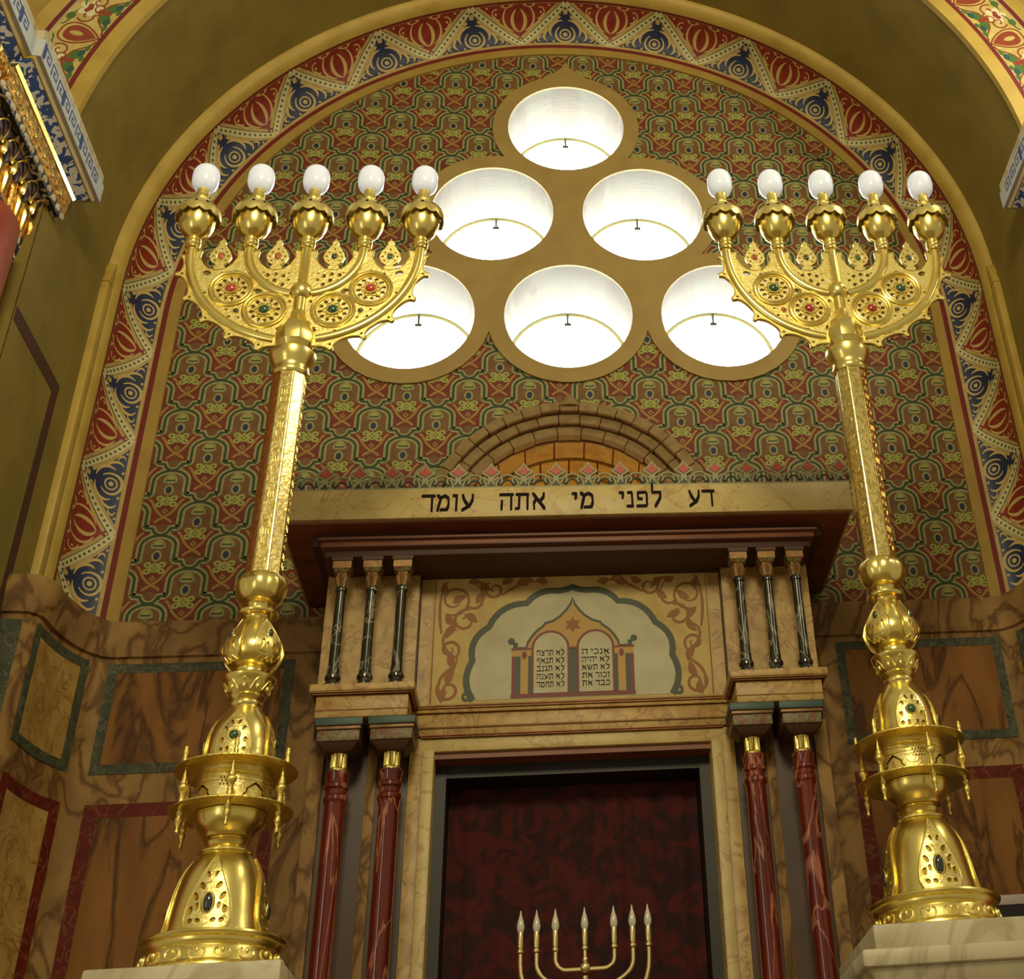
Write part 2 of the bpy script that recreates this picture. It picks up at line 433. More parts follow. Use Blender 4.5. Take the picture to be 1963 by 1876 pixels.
# ---- daylight shafts and round windows
for i, (x, z) in enumerate(WIN):
    D1 = .40
    sh = MB()
    n = 48
    vs = []; fs = []
    for r, y in ((RW, 0), (RW, D1), (RW+.05, D1), (RW+.05, .02)):
        vs += [(x+r*cos(2*pi*k/n), y, z+r*sin(2*pi*k/n)) for k in range(n)]
    for a in range(3):
        fs += [(a*n+k, a*n+(k+1) % n, (a+1)*n+(k+1) % n, (a+1)*n+k) for k in range(n)]
    sh.add(vs, fs, REVEAL)
    place = ['topmost', 'second row left', 'second row right', 'bottom row left', 'bottom row middle', 'bottom row right'][i]
    lab = ['round window at the top of the pyramid of six, under the pointed tip', 'left round window of the middle pair, partly behind the left bulbs',
           'right round window of the middle pair, standing clear of both candelabra', 'round bottom-row window half hidden behind the left candelabrum',
           'middle round window of the bottom row, directly above the stone arch', 'round bottom-row window half hidden behind the right candelabrum'][i]
    w = struct('window_%d' % (i+1), sh, lab, 'window')
    p = MB(); p.add([(x, D1-.01, z)]+[(x+(RW-.004)*cos(2*pi*k/n), D1-.01, z+(RW-.004)*sin(2*pi*k/n)) for k in range(n)], [(0, 1+k, 1+(k+1) % n) for k in range(n)], PANE)
    obj('pane', p, w)
    fr = MB(); fr.plate([circ(x, z, RW-.002, 48), circ(x, z, RW-.016, 48)], .02, flat(D1-.012), FRAMEW); obj('window_frame', fr, w)
    la = MB(); la.box(x-.005, x+.005, D1-.045, D1-.03, z+RW-.075, z+RW-.012, IRON); la.box(x-.016, x+.016, D1-.050, D1-.03, z+RW-.086, z+RW-.070, IRON); obj('latch', la, w)

# ---- ochre surround of the window group
def ang(a, b): return math.degrees(atan2(b[1]-a[1], b[0]-a[0]))
RS = .364
def outl():
    order = [0, 2, 5, 4, 3, 1]            # clockwise round the pyramid of openings
    P = [(0, 5.330), (.022, 5.282), (.06, 5.244)]
    for k, i in enumerate(order):
        c, nx, pv = WIN[i], WIN[order[(k+1) % 6]], WIN[order[k-1]]
        ha = lambda o: math.degrees(math.acos(math.dist(c, o)/2/RS))
        if k == 0:
            top = (72, ang(c, nx)+ha(nx)); P += arc(*c, RS, top[0], top[1], 14); continue
        a0 = ang(c, pv)-ha(pv); a1 = ang(c, nx)+ha(nx)
        while a1 > a0: a1 -= 360
        P += arc(*c, RS, a0, a1, 24)[1:]
    c = WIN[0]; a0 = ang(c, WIN[1])-math.degrees(math.acos(math.dist(c, WIN[1])/2/RS))
    while a0 < 108: a0 += 360
    P += arc(*c, RS, a0, 108, 14)[1:]+[(-.06, 5.244), (-.022, 5.282)]
    return P
su = MB(); su.plate([outl()]+[circ(x, z, RW, 48) for x, z in WIN], .012, flat(0), OCHRE2)
struct('trim_1', su, 'ochre plaster surround with a pointed tip around the six round windows', 'window surround', 20)

# ---- stripes and the painted cove around the arch
def frame_pt(R, a):           # a: angle from the crown in degrees, beyond 90 down the jamb in the same unit
    sgn = 1 if a >= 0 else -1; a = abs(a)
    if a <= 90: return sgn*R*sin(rad(a)), ZS+R*cos(rad(a)), (sgn*sin(rad(a)), cos(rad(a)))
    return sgn*R, ZS-(a-90)/15*.43, (sgn, 0)
AM = 90+15*3.75
def arch_strip(mb, prof, m, n=150, amax=AM):   # prof: (R, y) section points
    vs = []; fs = []; k = len(prof)
    for i in range(n+1):
        a = -amax+2*amax*i/n
        for R, y in prof:
            x, z, _ = frame_pt(R, a); vs.append((x, y, z))
    for i in range(n):
        for j in range(k-1): fs.append((i*k+j, i*k+j+1, (i+1)*k+j+1, (i+1)*k+j))
    mb.add(vs, fs, m)
st = MB()
arch_strip(st, [(RC, 0), (RC, -.014), (RC+.047, -.014)], OCHRE)
arch_strip(st, [(RC+.047, -.014), (RC+.070, -.014)], STRIPE)
struct('trim_2', st, 'flat ochre and oxblood stripe running round the edge of the carpet wall', 'painted stripe', 20)
R0, CW, CD = RC+.070, .122, .20
def cove(p, t, off):          # p: period along the arch, t: 0 inner edge .. 1 outer edge
    ph = t*pi/2
    R = R0+CW*sin(ph)-off*sin(ph); x, z, d = frame_pt(R, p*15)
    return (x, -.014-CD*(1-cos(ph))-off*cos(ph), z)
cv = MB()
NP = int(AM/15*2*8)
cv.grid(lambda u, v: cove((u*2-1)*AM/15, v, 0), NP, 8, BANDC)
def seg(a, b, n): n = max(n, 28); return [(a[0]+(b[0]-a[0])*k/n, a[1]+(b[1]-a[1])*k/n) for k in range(n+1)]
PM = AM/15
def lim(pts): return [q for q in pts if abs(q[0]) <= PM]
class Cv(MB):
    pass
def crib(pts, w, off, m):     # ribbon of even width in metres on the cove
    sx, sy = .46, .235
    P2 = [(x*sx, y*sy) for x, y in pts]
    cv.rib(P2, w, lambda u, v, o: cove(u/sx, min(max(v/sy, 0), 1), o), off, m)
def cfan(x, y, rx, ry, off, m, n=10, rot=0):
    sx, sy = .46, .235
    cv.fan(x*sx, y*sy, rx, ry, lambda u, v, o: cove(u/sx, min(max(v/sy, 0), 1), o), off, m, n, rot=rot)
arch_strip(cv, [(R0+CW, -.214), (R0+CW-.0, -.214)], STRIPE)
crib([(-PM+.02*k, .975) for k in range(int(PM*100)+1)], .012, .0012, STRIPE)
def m_scale(pts, cx, sgn=1): return [(cx+sgn*x, y) for x, y in pts]
k0 = int(PM)
for k in range(-k0-1, k0+2):
    # navy triangle, apex outwards at p = k
    if abs(k)+.45 < PM+.3 and abs(k) < PM:
        hi = PM-.01
        cl = lambda x: max(-hi, min(hi, x))
        cv.tri((cl(k-.40), .08), (cl(k+.40), .08), (k, .74), 9, cove, .0010, BANDB)
        cfan(k, .76, .024, .030, .0012, BANDB); cfan(k, .77, .012, .018, .0016, BANDC)
        rg = lambda r, a0, a1, n=16: [(k+r*sin(rad(a0+(a1-a0)*q/n))/.46, .30+r*cos(rad(a0+(a1-a0)*q/n))/.235) for q in range(n+1)]
        cfan(k, .30, .011, .011, .0016, BANDL)
        crib(rg(.026, 0, 360, 20), .007, .0014, BANDL)
        crib(rg(.048, 35, 325, 22), lambda t: .004+.009*sin(pi*t), .0014, BANDL)
        for s_ in (-1, 1):
            crib([(k+s_*x, y) for x, y in bez((.03, .60), (.15, .58), (.20, .40), (.15, .26), 10)], lambda t: .004+.011*sin(pi*t), .0014, BANDL)
            crib([(k+s_*x, y) for x, y in bez((.16, .44), (.23, .38), (.27, .22), (.20, .13), 8)], lambda t: .004+.009*sin(pi*t), .0014, BANDL)
            crib([(k+s_*x, y) for x, y in bez((.25, .27), (.31, .24), (.33, .15), (.27, .12), 6)], lambda t: .003+.007*sin(pi*t), .0014, BANDL)
            for dx, dy, r in ((.34, .11, .006), (.13, .12, .007), (.07, .65, .006), (.05, .10, .005), (.22, .46, .005)): cfan(k+s_*dx, dy, r, r, .0016, BANDL, 7)
            crib([(k+s_*x, y) for x, y in bez((.02, .84), (.09, .80), (.08, .68), (.01, .66), 6)], .006, .0014, BANDB)
    # crimson triangle, apex inwards at p = k + .5
    c = k+.5
    if abs(c) < PM-.3:
        cv.tri((c-.41, .94), (c+.41, .94), (c, .26), 9, cove, .0010, BANDR)
        cfan(c, .20, .015, .017, .0012, BANDR); cfan(c, .20, .006, .006, .0016, BANDL)
        crib(seg((c, .22), (c, .34), 2), .012, .0012, BANDR)
        for s_ in (-1, 1):
            crib([(c+s_*x, y) for x, y in bez((.0, .38), (.08, .45), (.10, .70), (.02, .84), 8)], lambda t: .003+.015*sin(pi*t), .0014, BANDL)
            crib([(c+s_*x, y) for x, y in bez((.06, .40), (.17, .50), (.20, .70), (.12, .88), 8)], lambda t: .004+.007*sin(pi*t), .0014, BANDL)
            crib([(c+s_*x, y) for x, y in bez((.12, .50), (.24, .54), (.22, .66), (.27, .74), 8)], lambda t: .003+.008*sin(pi*t), .0014, BANDL)
            crib([(c+s_*x, y) for x, y in bez((.05, .93), (.10, .86), (.16, .86), (.18, .93), 8)], .005, .0014, BANDL)
            crib([(c+s_*x, y) for x, y in bez((.20, .64), (.30, .66), (.30, .88), (.22, .86), 8)], .006, .0014, BANDL)
            for dx, dy, r in ((.33, .90, .006), (.16, .92, .005), (.24, .76, .006), (.10, .32, .006), (.08, .93, .005)): cfan(c+s_*dx, dy, r, r, .0016, BANDL, 7)
    for s_ in (-1, 1):
        a, b2 = (k, .93), (k+s_*.5, .06)
        if abs(a[0]) < PM-.02 and abs(b2[0]) < PM-.02:
            crib(seg(a, b2, 10), .030, .0014, BEAD)
            crib(seg((a[0]+s_*.045, a[1]), (b2[0]+s_*.0, b2[1]+.10), 8), .0035, .0016, BEADD)
            for q in range(1, 12):
                f = q/12; cfan(a[0]+(b2[0]-a[0])*f, a[1]+(b2[1]-a[1])*f, .0062, .0062, .0032, BEADD, 7)
struct('trim_3', cv, 'arched cove painted with a zigzag of navy and crimson triangles between beaded strips', 'painted arch band', 30, recalc=False)
# gold roll moulding outside the cove
gm = MB()
sec = [(R0+CW, -.214), (R0+CW+.002, -.232)]+[(R0+CW+.004+.050*(1-cos(rad(a))), -.232-.050*sin(rad(a))) for a in range(10, 91, 16)]
sec += [(R0+CW+.054, -.285), (R0+CW+.062, -.300)]
arch_strip(gm, sec, GOLDP)
RG = sec[-1][0]
struct('trim_4', gm, 'gold roll moulding framing the painted arch band', 'moulding', 50)
# wide gold jamb boards under the springing
for s_, nm in ((-1, 'left'), (1, 'right')):
    jb = MB(); x0, x1 = s_*(R0+CW+.012), s_*1.95
    jb.box(min(x0, x1), max(x0, x1), -.325, -.270, 2.05, ZS-.06, GOLDP)
    jb.frust((min(x0, x1), max(x0, x1), -.325, -.270, ZS-.06), (min(x0, x1), max(x0, x1), -.290, -.270, ZS+.06), GOLDP)
    struct('trim_%d' % (5 if s_ < 0 else 6), jb, 'gold painted jamb board below the arch springing on the %s' % nm, 'jamb board', 30, bevel=.008)
# soffit barrel (the ceiling of the recess) and reveals
cl_ = MB(); RF = 1.925
n = 72
vs = []; fs = []
for i in range(n+1):
    a = rad(-90+180*i/n)
    for R, y in ((RF, -.22), (RF-.004, -.6), (RF-.012, -1.0), (RF+.2, -1.0+.02), (RF+.2, -.22)):
        vs.append((R*sin(a), y, ZS+R*cos(a)))
for i in range(n):
    for j in range(4): fs.append((i*5+j, i*5+j+1, (i+1)*5+j+1, (i+1)*5+j))
cl_.add(vs, fs, OLIVE)
struct('ceiling', cl_, 'plain olive barrel vault of the ark recess', 'ceiling', 40)
BORD = pm('brown painted border line', '4A2A1A', .7)
for s_, nm in ((-1, 'left'), (1, 'right')):
    wl = MB(); x0, x1 = sorted((s_*(RF-.006), s_*(RF+.3)))
    wl.box(x0, x1, -1.0, -.20, -1.5, ZS, OLIVE)
    side = lambda u, v, o, s_=s_: (s_*(RF-.006-o), u, v)
    for a in ([(-.985, 2.955), (-.535, 2.955), (-.475, 3.015), (-.985, 3.015)], [(-.535, .6), (-.475, .6), (-.475, 3.015), (-.535, 2.955)]):
        wl.add([side(u, v, .001) for u, v in a], [(0, 1, 2, 3)], BORD)
    struct('wall_'+nm, wl, 'olive side wall of the recess with a brown painted border, on the %s' % nm, 'wall', 0)
# outer arch front, plane y = -1
fa = MB(); YF = -1.0
def ring(r0, r1, off, m, a0=-90, a1=90, n=90):
    fa.grid(lambda u, v: ((r0+(r1-r0)*v)*sin(rad(a0+(a1-a0)*u)), YF-off, ZS+(r0+(r1-r0)*v)*cos(rad(a0+(a1-a0)*u))), n, 1, m)
ring(RF-.022, RF+.045, .012, GOLDP); ring(RF+.045, RF+.068, .010, STRIPE); ring(RF+.068, RF+.27, .006, FLC)
ring(RF+.27, RF+.292, .010, STRIPE); ring(RF+.292, RF+.36, .012, GOLDP); ring(RF+.36, RF+1.3, .004, OCHRE)
fa.grid(lambda u, v: ((RF-.022)*sin(rad(-90+180*u)), YF-.012+.03*v, ZS+(RF-.022)*cos(rad(-90+180*u))), 90, 1, GOLDP)
RMid = RF+.169
def fmap(u, v, o): a = u/RMid; R = RMid+v; return (R*sin(a), YF-.006-o, ZS+R*cos(a))
PF = .30
for i in range(-11, 12):
    u = i*PF+.1
    if abs(u) > RMid*pi/2-.1: continue
    fa.poly([(u+x, y) for x, y in bez((0, -.085), (-.065, -.02), (-.055, .055), (0, .05))+bez((0, .05), (.055, .055), (.065, -.02), (0, -.085))[1:-1]], fmap, .001, FLR)
    fa.rib([(u+x, y) for x, y in bez((0, -.098), (-.085, -.02), (-.07, .078), (0, .068))+bez((0, .068), (.07, .078), (.085, -.02), (0, -.098))[1:]], .007, fmap, .0012, FLR)
    for s_ in (-1, 1):
        fa.fan(u+s_*.115, -.055, .030, .024, fmap, .001, FLG, 9); fa.fan(u+s_*.085, .075, .022, .018, fmap, .001, FLG, 8)
        fa.fan(u+s_*.10, -.075, .022, .014, fmap, .0014, FLB, 8)
        fa.rib([(u+s_*x, y) for x, y in spiral(.105, .015, .038, .008, 2.2, 1.1)], .007, fmap, .0012, FLR)
        fa.rib([(u+s_*x, y) for x, y in bez((.02, -.095), (.08, -.09), (.07, -.03), (.135, -.03))], .007, fmap, .0012, FLR)
    for s_ in (-1, 1):
        fa.rib([(u+s_*x, y) for x, y in spiral(.135, -.012, .030, .006, -1.0, 1.2)], .006, fmap, .0012, FLR)
        fa.rib([(u+s_*x, y) for x, y in bez((.03, .085), (.06, .05), (.11, .09), (.14, .055))], .007, fmap, .0012, FLG)
        fa.fan(u+s_*.065, -.085, .020, .010, fmap, .0014, FLG, 8); fa.fan(u+s_*.135, .035, .012, .012, fmap, .0014, FLR, 8)
    fa.fan(u, .0, .014, .030, fmap, .0014, FLC, 8)
    v = u+PF/2
    if abs(v) < RMid*pi/2-.1:
        for a in range(5):
            fa.fan(v+.030*cos(a*1.2566), .03+.030*sin(a*1.2566), .022, .018, fmap, .0012, FLW, 8, rot=a*1.2566)
        fa.fan(v, .03, .014, .014, fmap, .0016, FLR, 8)
        fa.fan(v, -.04, .014, .030, fmap, .0014, FLR, 8); fa.fan(v+.02, -.088, .016, .010, fmap, .0014, FLG, 8)
for s_ in (-1, 1):
    x0, x1 = sorted((s_*(RF-.006), s_*3.2)); fa.box(x0, x1, YF-.01, YF+.005, -1.5, ZS, OLIVE)
struct('wall_front', fa, 'arch wall in front of the recess with a floral cream band between oxblood and gold stripes', 'wall', 30, recalc=False)
fl = MB(); fl.box(-4, 4, -7, .5, -1.56, -1.5, FLOORM)
struct('floor', fl, 'honey coloured stone floor', 'floor', 0)

# ---- marble dado along the back wall, curving into the cove at each end
def dado(sgn):
    path = [(.86, -.055), (1.2, -.055), (1.55, -.055), (1.66, -.058)]
    path += [(1.66+.145*sin(rad(a)), -.058-.36*(1-cos(rad(a)))) for a in range(10, 91, 8)]
    path += [(1.815, -.445), (1.84, -.468), (1.90, -.475), (1.93, -.475)]
    S = [0]
    for i in range(1, len(path)): S.append(S[-1]+math.dist(path[i], path[i-1]))
    def pos(s, z, o):
        i = 1
        while i < len(S)-1 and S[i] < s: i += 1
        t = (s-S[i-1])/(S[i]-S[i-1]); a, b = path[i-1], path[i]
        dx, dy = b[0]-a[0], b[1]-a[1]; l = math.hypot(dx, dy)
        return (sgn*(a[0]+dx*t-dy/l*0+ (dy/l)*o), a[1]+dy*t-(dx/l)*o, z)
    L = S[-1]
    ss = sorted(set(S))
    d = MB(); dd = []
    def strip(s0, s1, z0, z1, o, m):
        q = [s0]+[s for s in ss if s0+1e-4 < s < s1-1e-4]+[s1]
        d.add([p for s in q for p in (pos(s, z0, o), pos(s, z1, o))], [(2*i, 2*i+2, 2*i+3, 2*i+1) for i in range(len(q)-1)], m)
    strip(0, L, -1.5, 2.11, 0, M_BROWN)
    # cornice: bulged band with closed top
    prof = [(2.095, 0), (2.100, .012), (2.150, .020), (2.205, .028), (2.232, .022), (2.236, 0), (2.236, -.055)]
    q = [i*L/60 for i in range(61)]
    d.add([pos(s, z, o) if o >= 0 else (pos(s, z, 0)[0]+sgn*0, min(pos(s, z, 0)[1]+.05, 0), z) for s in q for z, o in prof],
          [(i*7+j, i*7+j+1, i*7+j+8, i*7+j+7) for i in range(60) for j in range(6)], M_BROWN)
    def panel(s0, s1, z0, z1, w, mb_, mc):
        strip(s0, s1, z1-w, z1, .003, mb_); strip(s0, s1, z0, z0+w, .003, mb_)
        strip(s0, s0+w, z0+w, z1-w, .003, mb_); strip(s1-w, s1, z0+w, z1-w, .003, mb_)
        strip(s0+w, s1-w, z0+w, z1-w, .002, mc)
    panel(.155, .81, 1.675, 2.075, .034, M_GREY, M_WALN)
    panel(.165, .80, -.2, 1.572, .045, M_OXB, M_WALN)
    panel(.885, 1.235, 1.675, 2.075, .034, M_GREY, M_CREAM)
    panel(.885, 1.235, -.2, 1.572, .040, M_OXB, M_CREAM)
    strip(1.285, L-.005, 1.675, 2.075, .003, M_GREY); strip(1.285, L-.005, -.2, 1.572, .003, M_OXB)
    return d
for s_, nm in ((-1, 'left'), (1, 'right')):
    struct('baseboard_'+nm, dado(s_), 'brown marble dado with inlaid dark borders on the %s of the ark' % nm, 'dado', 30, recalc=False)

# ---- stone half-dome on the wall above the ark
sd = thing('stone_arch', (0, -.06, 2.43), 'grey brown stone arch of stepped courses on the wall behind the ark cresting', 'stone arch')
def course(r0, r1, y0, n, mat, name, jag=.004, a0=-12, a1=192):
    c = MB()
    for k in range(n):
        t0 = a0+(a1-a0)*k/n+.1; t1 = a0+(a1-a0)*(k+1)/n-.1; j = random.uniform(-jag, jag)
        q = 4
        vs = [((r)*cos(rad(t0+(t1-t0)*i/q)), y, HZ+(r)*sin(rad(t0+(t1-t0)*i/q))) for y in (y0+j*.4, .0) for r in (r0+j, r1) for i in range(q+1)]
        m_ = q+1; fs = []
        for i in range(q):
            fs += [(i, i+1, m_+i+1, m_+i), (2*m_+i, 3*m_+i, 3*m_+i+1, 2*m_+i+1), (i, 2*m_+i, 2*m_+i+1, i+1), (m_+i, m_+i+1, 3*m_+i+1, 3*m_+i)]
        fs += [(0, m_, 3*m_, 2*m_), (q, 2*m_+q, 3*m_+q, m_+q)]
        c.add(vs, fs, mat)
    return obj(name, c, sd, 20, bevel=.004)
course(.549, .592, -.10, 25, STONEB, 'arch_course')
course(.506, .547, -.07, 21, STONEB, 'arch_course')
course(.462, .504, -.042, 17, STONEB, 'arch_course')
gv = MB()
for row in range(4):
    y0, y1 = .005+row*.13, .13+row*.13; nb = 13
    for k in range(nb):
        t0 = -15+210*(k+(.5 if row % 2 else 0))/nb+.5; t1 = t0+210/nb-1.0
        vs = []; q = 4
        for r in (.452-row*.012, .47-row*.012):
            for y in (y0, y1):
                vs += [(r*cos(rad(t0+(t1-t0)*i/q)), y, HZ+r*sin(rad(t0+(t1-t0)*i/q))) for i in range(q+1)]
        m_ = q+1; fs = []
        for i in range(q):
            fs += [(i, m_+i, m_+i+1, i+1), (2*m_+i, 2*m_+i+1, 3*m_+i+1, 3*m_+i), (i, i+1, 2*m_+i+1, 2*m_+i), (m_+i, 3*m_+i, 3*m_+i+1, m_+i+1)]
        fs += [(0, 2*m_, 3*m_, m_), (q, m_+q, 3*m_+q, 2*m_+q)]
        gv.add(vs, fs, STONEG)
obj('golden_vault', gv, o_wb, 20, label='vault of golden stone blocks inside the arch')
bk = MB(); bk.grid(lambda u, v: (.47*cos(rad(-15+210*u)), .004+.55*v, HZ+.47*sin(rad(-15+210*u))), 30, 1, MORTAR)
bk.add([(0, .545, HZ)]+[(.47*cos(rad(-15+210*k/24)), .545, HZ+.47*sin(rad(-15+210*k/24))) for k in range(25)], [(0, k, k+1) for k in range(1, 25)], STONEG)
obj('vault_back', bk, o_wb, 30)
fi = MB(); fi.lathe([(.05, 3.145), (.042, 3.170), (.028, 3.185), (.030, 3.195), (.018, 3.207), (.006, 3.220)], 0, -.07, STONEB, 20); obj('finial', fi, sd)

# ================================================================== THE ARK
ARK = thing('torah_ark', (0, -.35, -1.5), 'marble ark with a lettered lintel, dark canopy, red and black columns and a curtained doorway', 'ark')
def part(name, mb, parent=ARK, smooth=30, bevel=0, label=None, recalc=True): return obj(name, mb, parent, smooth, bevel, label, recalc)

# ---- Hebrew letters drawn with a broad nib; x advances to the right, height 1
GL = {
 'd': (.76, [[(.04, .90), (.74, .90)], [(.60, .86), (.60, .05)]]),
 'r': (.70, [[(.06, .90), (.55, .90)], [(.58, .82), (.60, .05)]]),
 'o': (.80, [[(.70, .90), (.69, .62), (.52, .28), (.12, .04)], [(.12, .90), (.22, .62), (.42, .32)]]),
 'v': (.36, [[(.05, .90), (.24, .88)], [(.24, .86), (.22, .05)]]),
 'm': (.82, [[(.06, .92), (.24, .76), (.16, .40), (.08, .05)], [(.26, .78), (.46, .90), (.64, .78)], [(.68, .74), (.70, .35), (.62, .10)], [(.62, .08), (.26, .08)]]),
 'h': (.80, [[(.04, .90), (.74, .90)], [(.66, .86), (.66, .05)], [(.14, .52), (.12, .05)]]),
 't': (.82, [[(.06, .90), (.70, .90)], [(.68, .86), (.68, .05)], [(.22, .86), (.20, .12)], [(.18, .08), (.03, .06)]]),
 'a': (.82, [[(.08, .92), (.30, .62), (.50, .36), (.72, .05)], [(.68, .92), (.66, .72), (.44, .46)], [(.24, .60), (.12, .38), (.14, .06)]]),
 'y': (.34, [[(.05, .90), (.24, .88), (.20, .60)]]),
 'n': (.46, [[(.10, .90), (.30, .90)], [(.32, .84), (.34, .12)], [(.36, .08), (.04, .08)]]),
 'p': (.76, [[(.12, .88), (.56, .90)], [(.64, .82), (.64, .18)], [(.60, .08), (.06, .08)], [(.12, .86), (.12, .58)], [(.14, .52), (.34, .50)]]),
 'F': (.76, [[(.12, .88), (.56, .90)], [(.64, .82), (.62, -.30)], [(.12, .86), (.12, .58)], [(.14, .52), (.34, .50)]]),
 'l': (.68, [[(.12, 1.36), (.12, .92)], [(.12, .88), (.58, .88)], [(.60, .84), (.58, .55), (.28, .05)]]),
 'z': (.76, [[(.10, .92), (.30, .66), (.54, .38)], [(.66, .92), (.62, .70), (.42, .52)], [(.54, .38), (.62, .12)], [(.60, .08), (.06, .08)]]),
 'x': (.78, [[(.05, .90), (.70, .90)], [(.66, .86), (.66, .05)], [(.14, .86), (.14, .05)]]),
 'g': (.52, [[(.12, .90), (.34, .90)], [(.36, .86), (.42, .05)], [(.38, .36), (.08, .06)]]),
 'b': (.80, [[(.08, .90), (.56, .90)], [(.60, .84), (.60, .12)], [(.03, .08), (.76, .08)]]),
 'k': (.72, [[(.10, .90), (.50, .90)], [(.60, .78), (.60, .22)], [(.50, .08), (.06, .08)]]),
 's': (.90, [[(.06, .92), (.14, .50), (.22, .10)], [(.42, .90), (.40, .60), (.20, .34)], [(.82, .92), (.76, .50), (.58, .14), (.22, .08)]]),
 'Z': (.42, [[(.05, .90), (.36, .90)], [(.20, .86), (.22, .05)]]),
}
NIB = [(-.042, -.096), (.052, -.078), (.042, .096), (-.052, .078)]
def hull(P):
    P = sorted(set(P))
    def half(Q):
        h = []
        for p in Q:
            while len(h) > 1 and (h[-1][0]-h[-2][0])*(p[1]-h[-2][1])-(h[-1][1]-h[-2][1])*(p[0]-h[-2][0]) <= 0: h.pop()
            h.append(p)
        return h
    a, b = half(P), half(P[::-1]); return a[:-1]+b[:-1]
def word(mb, chars, x0, x1, z0, z1, mp, off, m, nib=1.0):
    """chars in reading order (right to left); the word fills x0..x1, letter height z0..z1"""
    seq = chars[::-1]; tot = sum(GL[c][0] for c in seq)+.10*(len(seq)-1)
    sx = (x1-x0)/tot; sz = z1-z0; x = 0; k = 0
    for c in seq:
        w, strokes = GL[c]
        for s_ in strokes:
            for p, q in zip(s_, s_[1:]):
                h = hull([(a+nx*nib*1.25, b+nz*nib) for a, b in (p, q) for nx, nz in NIB])
                k += 1
                mb.add([mp(x0+(x+a)*sx, z0+b*sz, off+k*.00002) for a, b in h], [tuple(range(len(h)))], m)
        x += w+.10

# ---- canopy, lintel, cornice
XC, YL = 1.005, -.70
c = MB(); c.box(-XC+.01, XC-.01, YL+.02, -.01, 2.300, 2.425, WOOD); part('canopy', c, bevel=.004)
c = MB(); c.box(-XC, XC, YL, YL+.035, 2.306, 2.420, M_IVORY)
for s_ in (-1, 1):
    x0, x1 = sorted((s_*XC, s_*(XC-.03))); c.box(x0, x1, YL+.03, -.02, 2.306, 2.420, M_IVORY)
lintel = part('lintel', c, bevel=.003, label='ivory marble lintel lettered in black')
FL = flat(YL)
for w_, a, b in (('ovmd', -.524, -.342), ('ath', -.255, -.092), ('my', -.002, .079), ('lpny', .165, .317), ('do', .410, .505)):
    tx = MB(); word(tx, w_, a, b, 2.330, 2.397, FL, .0008, INK)
    part('inscription_word', tx, lintel, 0, label='black Hebrew word', recalc=False)
c = MB(); c.box(-.90, .90, -.60, -.05, 2.255, 2.302, WOODD)
c.box(-.862, .862, -.655, -.05, 2.222, 2.256, WOOD); c.box(-.872, .872, -.668, -.05, 2.244, 2.258, WOOD); c.box(-.845, .845, -.635, -.05, 2.196, 2.224, WOODD)
part('cornice', c, bevel=.005)

# ---- cresting along the lintel: palmettes joined by small arches
cr = MB(); N_P = 18; PSP = 2*(XC-.03)/(N_P-1)
CRL = pm('cresting grey green', '8C8A62', .5); CRK = pm('cresting dark green', '2A2E1C', .5); CRR = pm('cresting tulip red', 'A8401F', .45)
def palm(x):
    p = MB(); z = 2.42; Y = YL+.012; mp = lambda u, v, o: (x+u, Y-o, z+v)
    out = [(-.012, 0), (-.010, .045), (-.030, .058), (-.034, .068), (-.022, .074), (-.012, .086), (0, .104), (.012, .086), (.022, .074), (.034, .068), (.030, .058), (.010, .045), (.012, 0)]
    p.plate([out], .008, mp, CRL)
    p.plate([[(-.006, .052), (-.024, .066), (-.010, .074), (0, .092), (.010, .074), (.024, .066), (.006, .052), (0, .047)]], .011, mp, CRR)
    for s_ in (-1, 1):
        cvp = bez((s_*.012, .030), (s_*.030, .052), (s_*.048, .040), (s_*.034, .018), 6)
        p.tube([mp(u, v, .006) for u, v in cvp], .0048, CRL, 6)
        p.ell(mp(s_*.032, .022, .006), .010, .004, .010, CRK, 8, 6)
    p.add([mp(-.017, .002, .0085), mp(.017, .002, .0085), mp(0, .028, .0085)], [(0, 1, 2)], CRK)
    return p
for i in range(N_P): part('crest_palmette', palm(-XC+.03+PSP*i))
r = MB()
for i in range(N_P-1):
    x = -XC+.03+PSP*(i+.5); mp = lambda u, v, o: (x+u, YL+.012-o, 2.42+v)
    r.tube([mp(a, b, .004) for a, b in arc(0, .004, .040, 0, 180, 10, .050)], .005, CRL, 6)
    r.tube([mp(a, b, .004) for a, b in arc(0, .004, .022, 0, 180, 8, .030)], .0035, CRK, 6)
r.box(-XC+.005, XC-.005, YL+.003, YL+.03, 2.418, 2.426, CRL)
part('crest_arches', r)

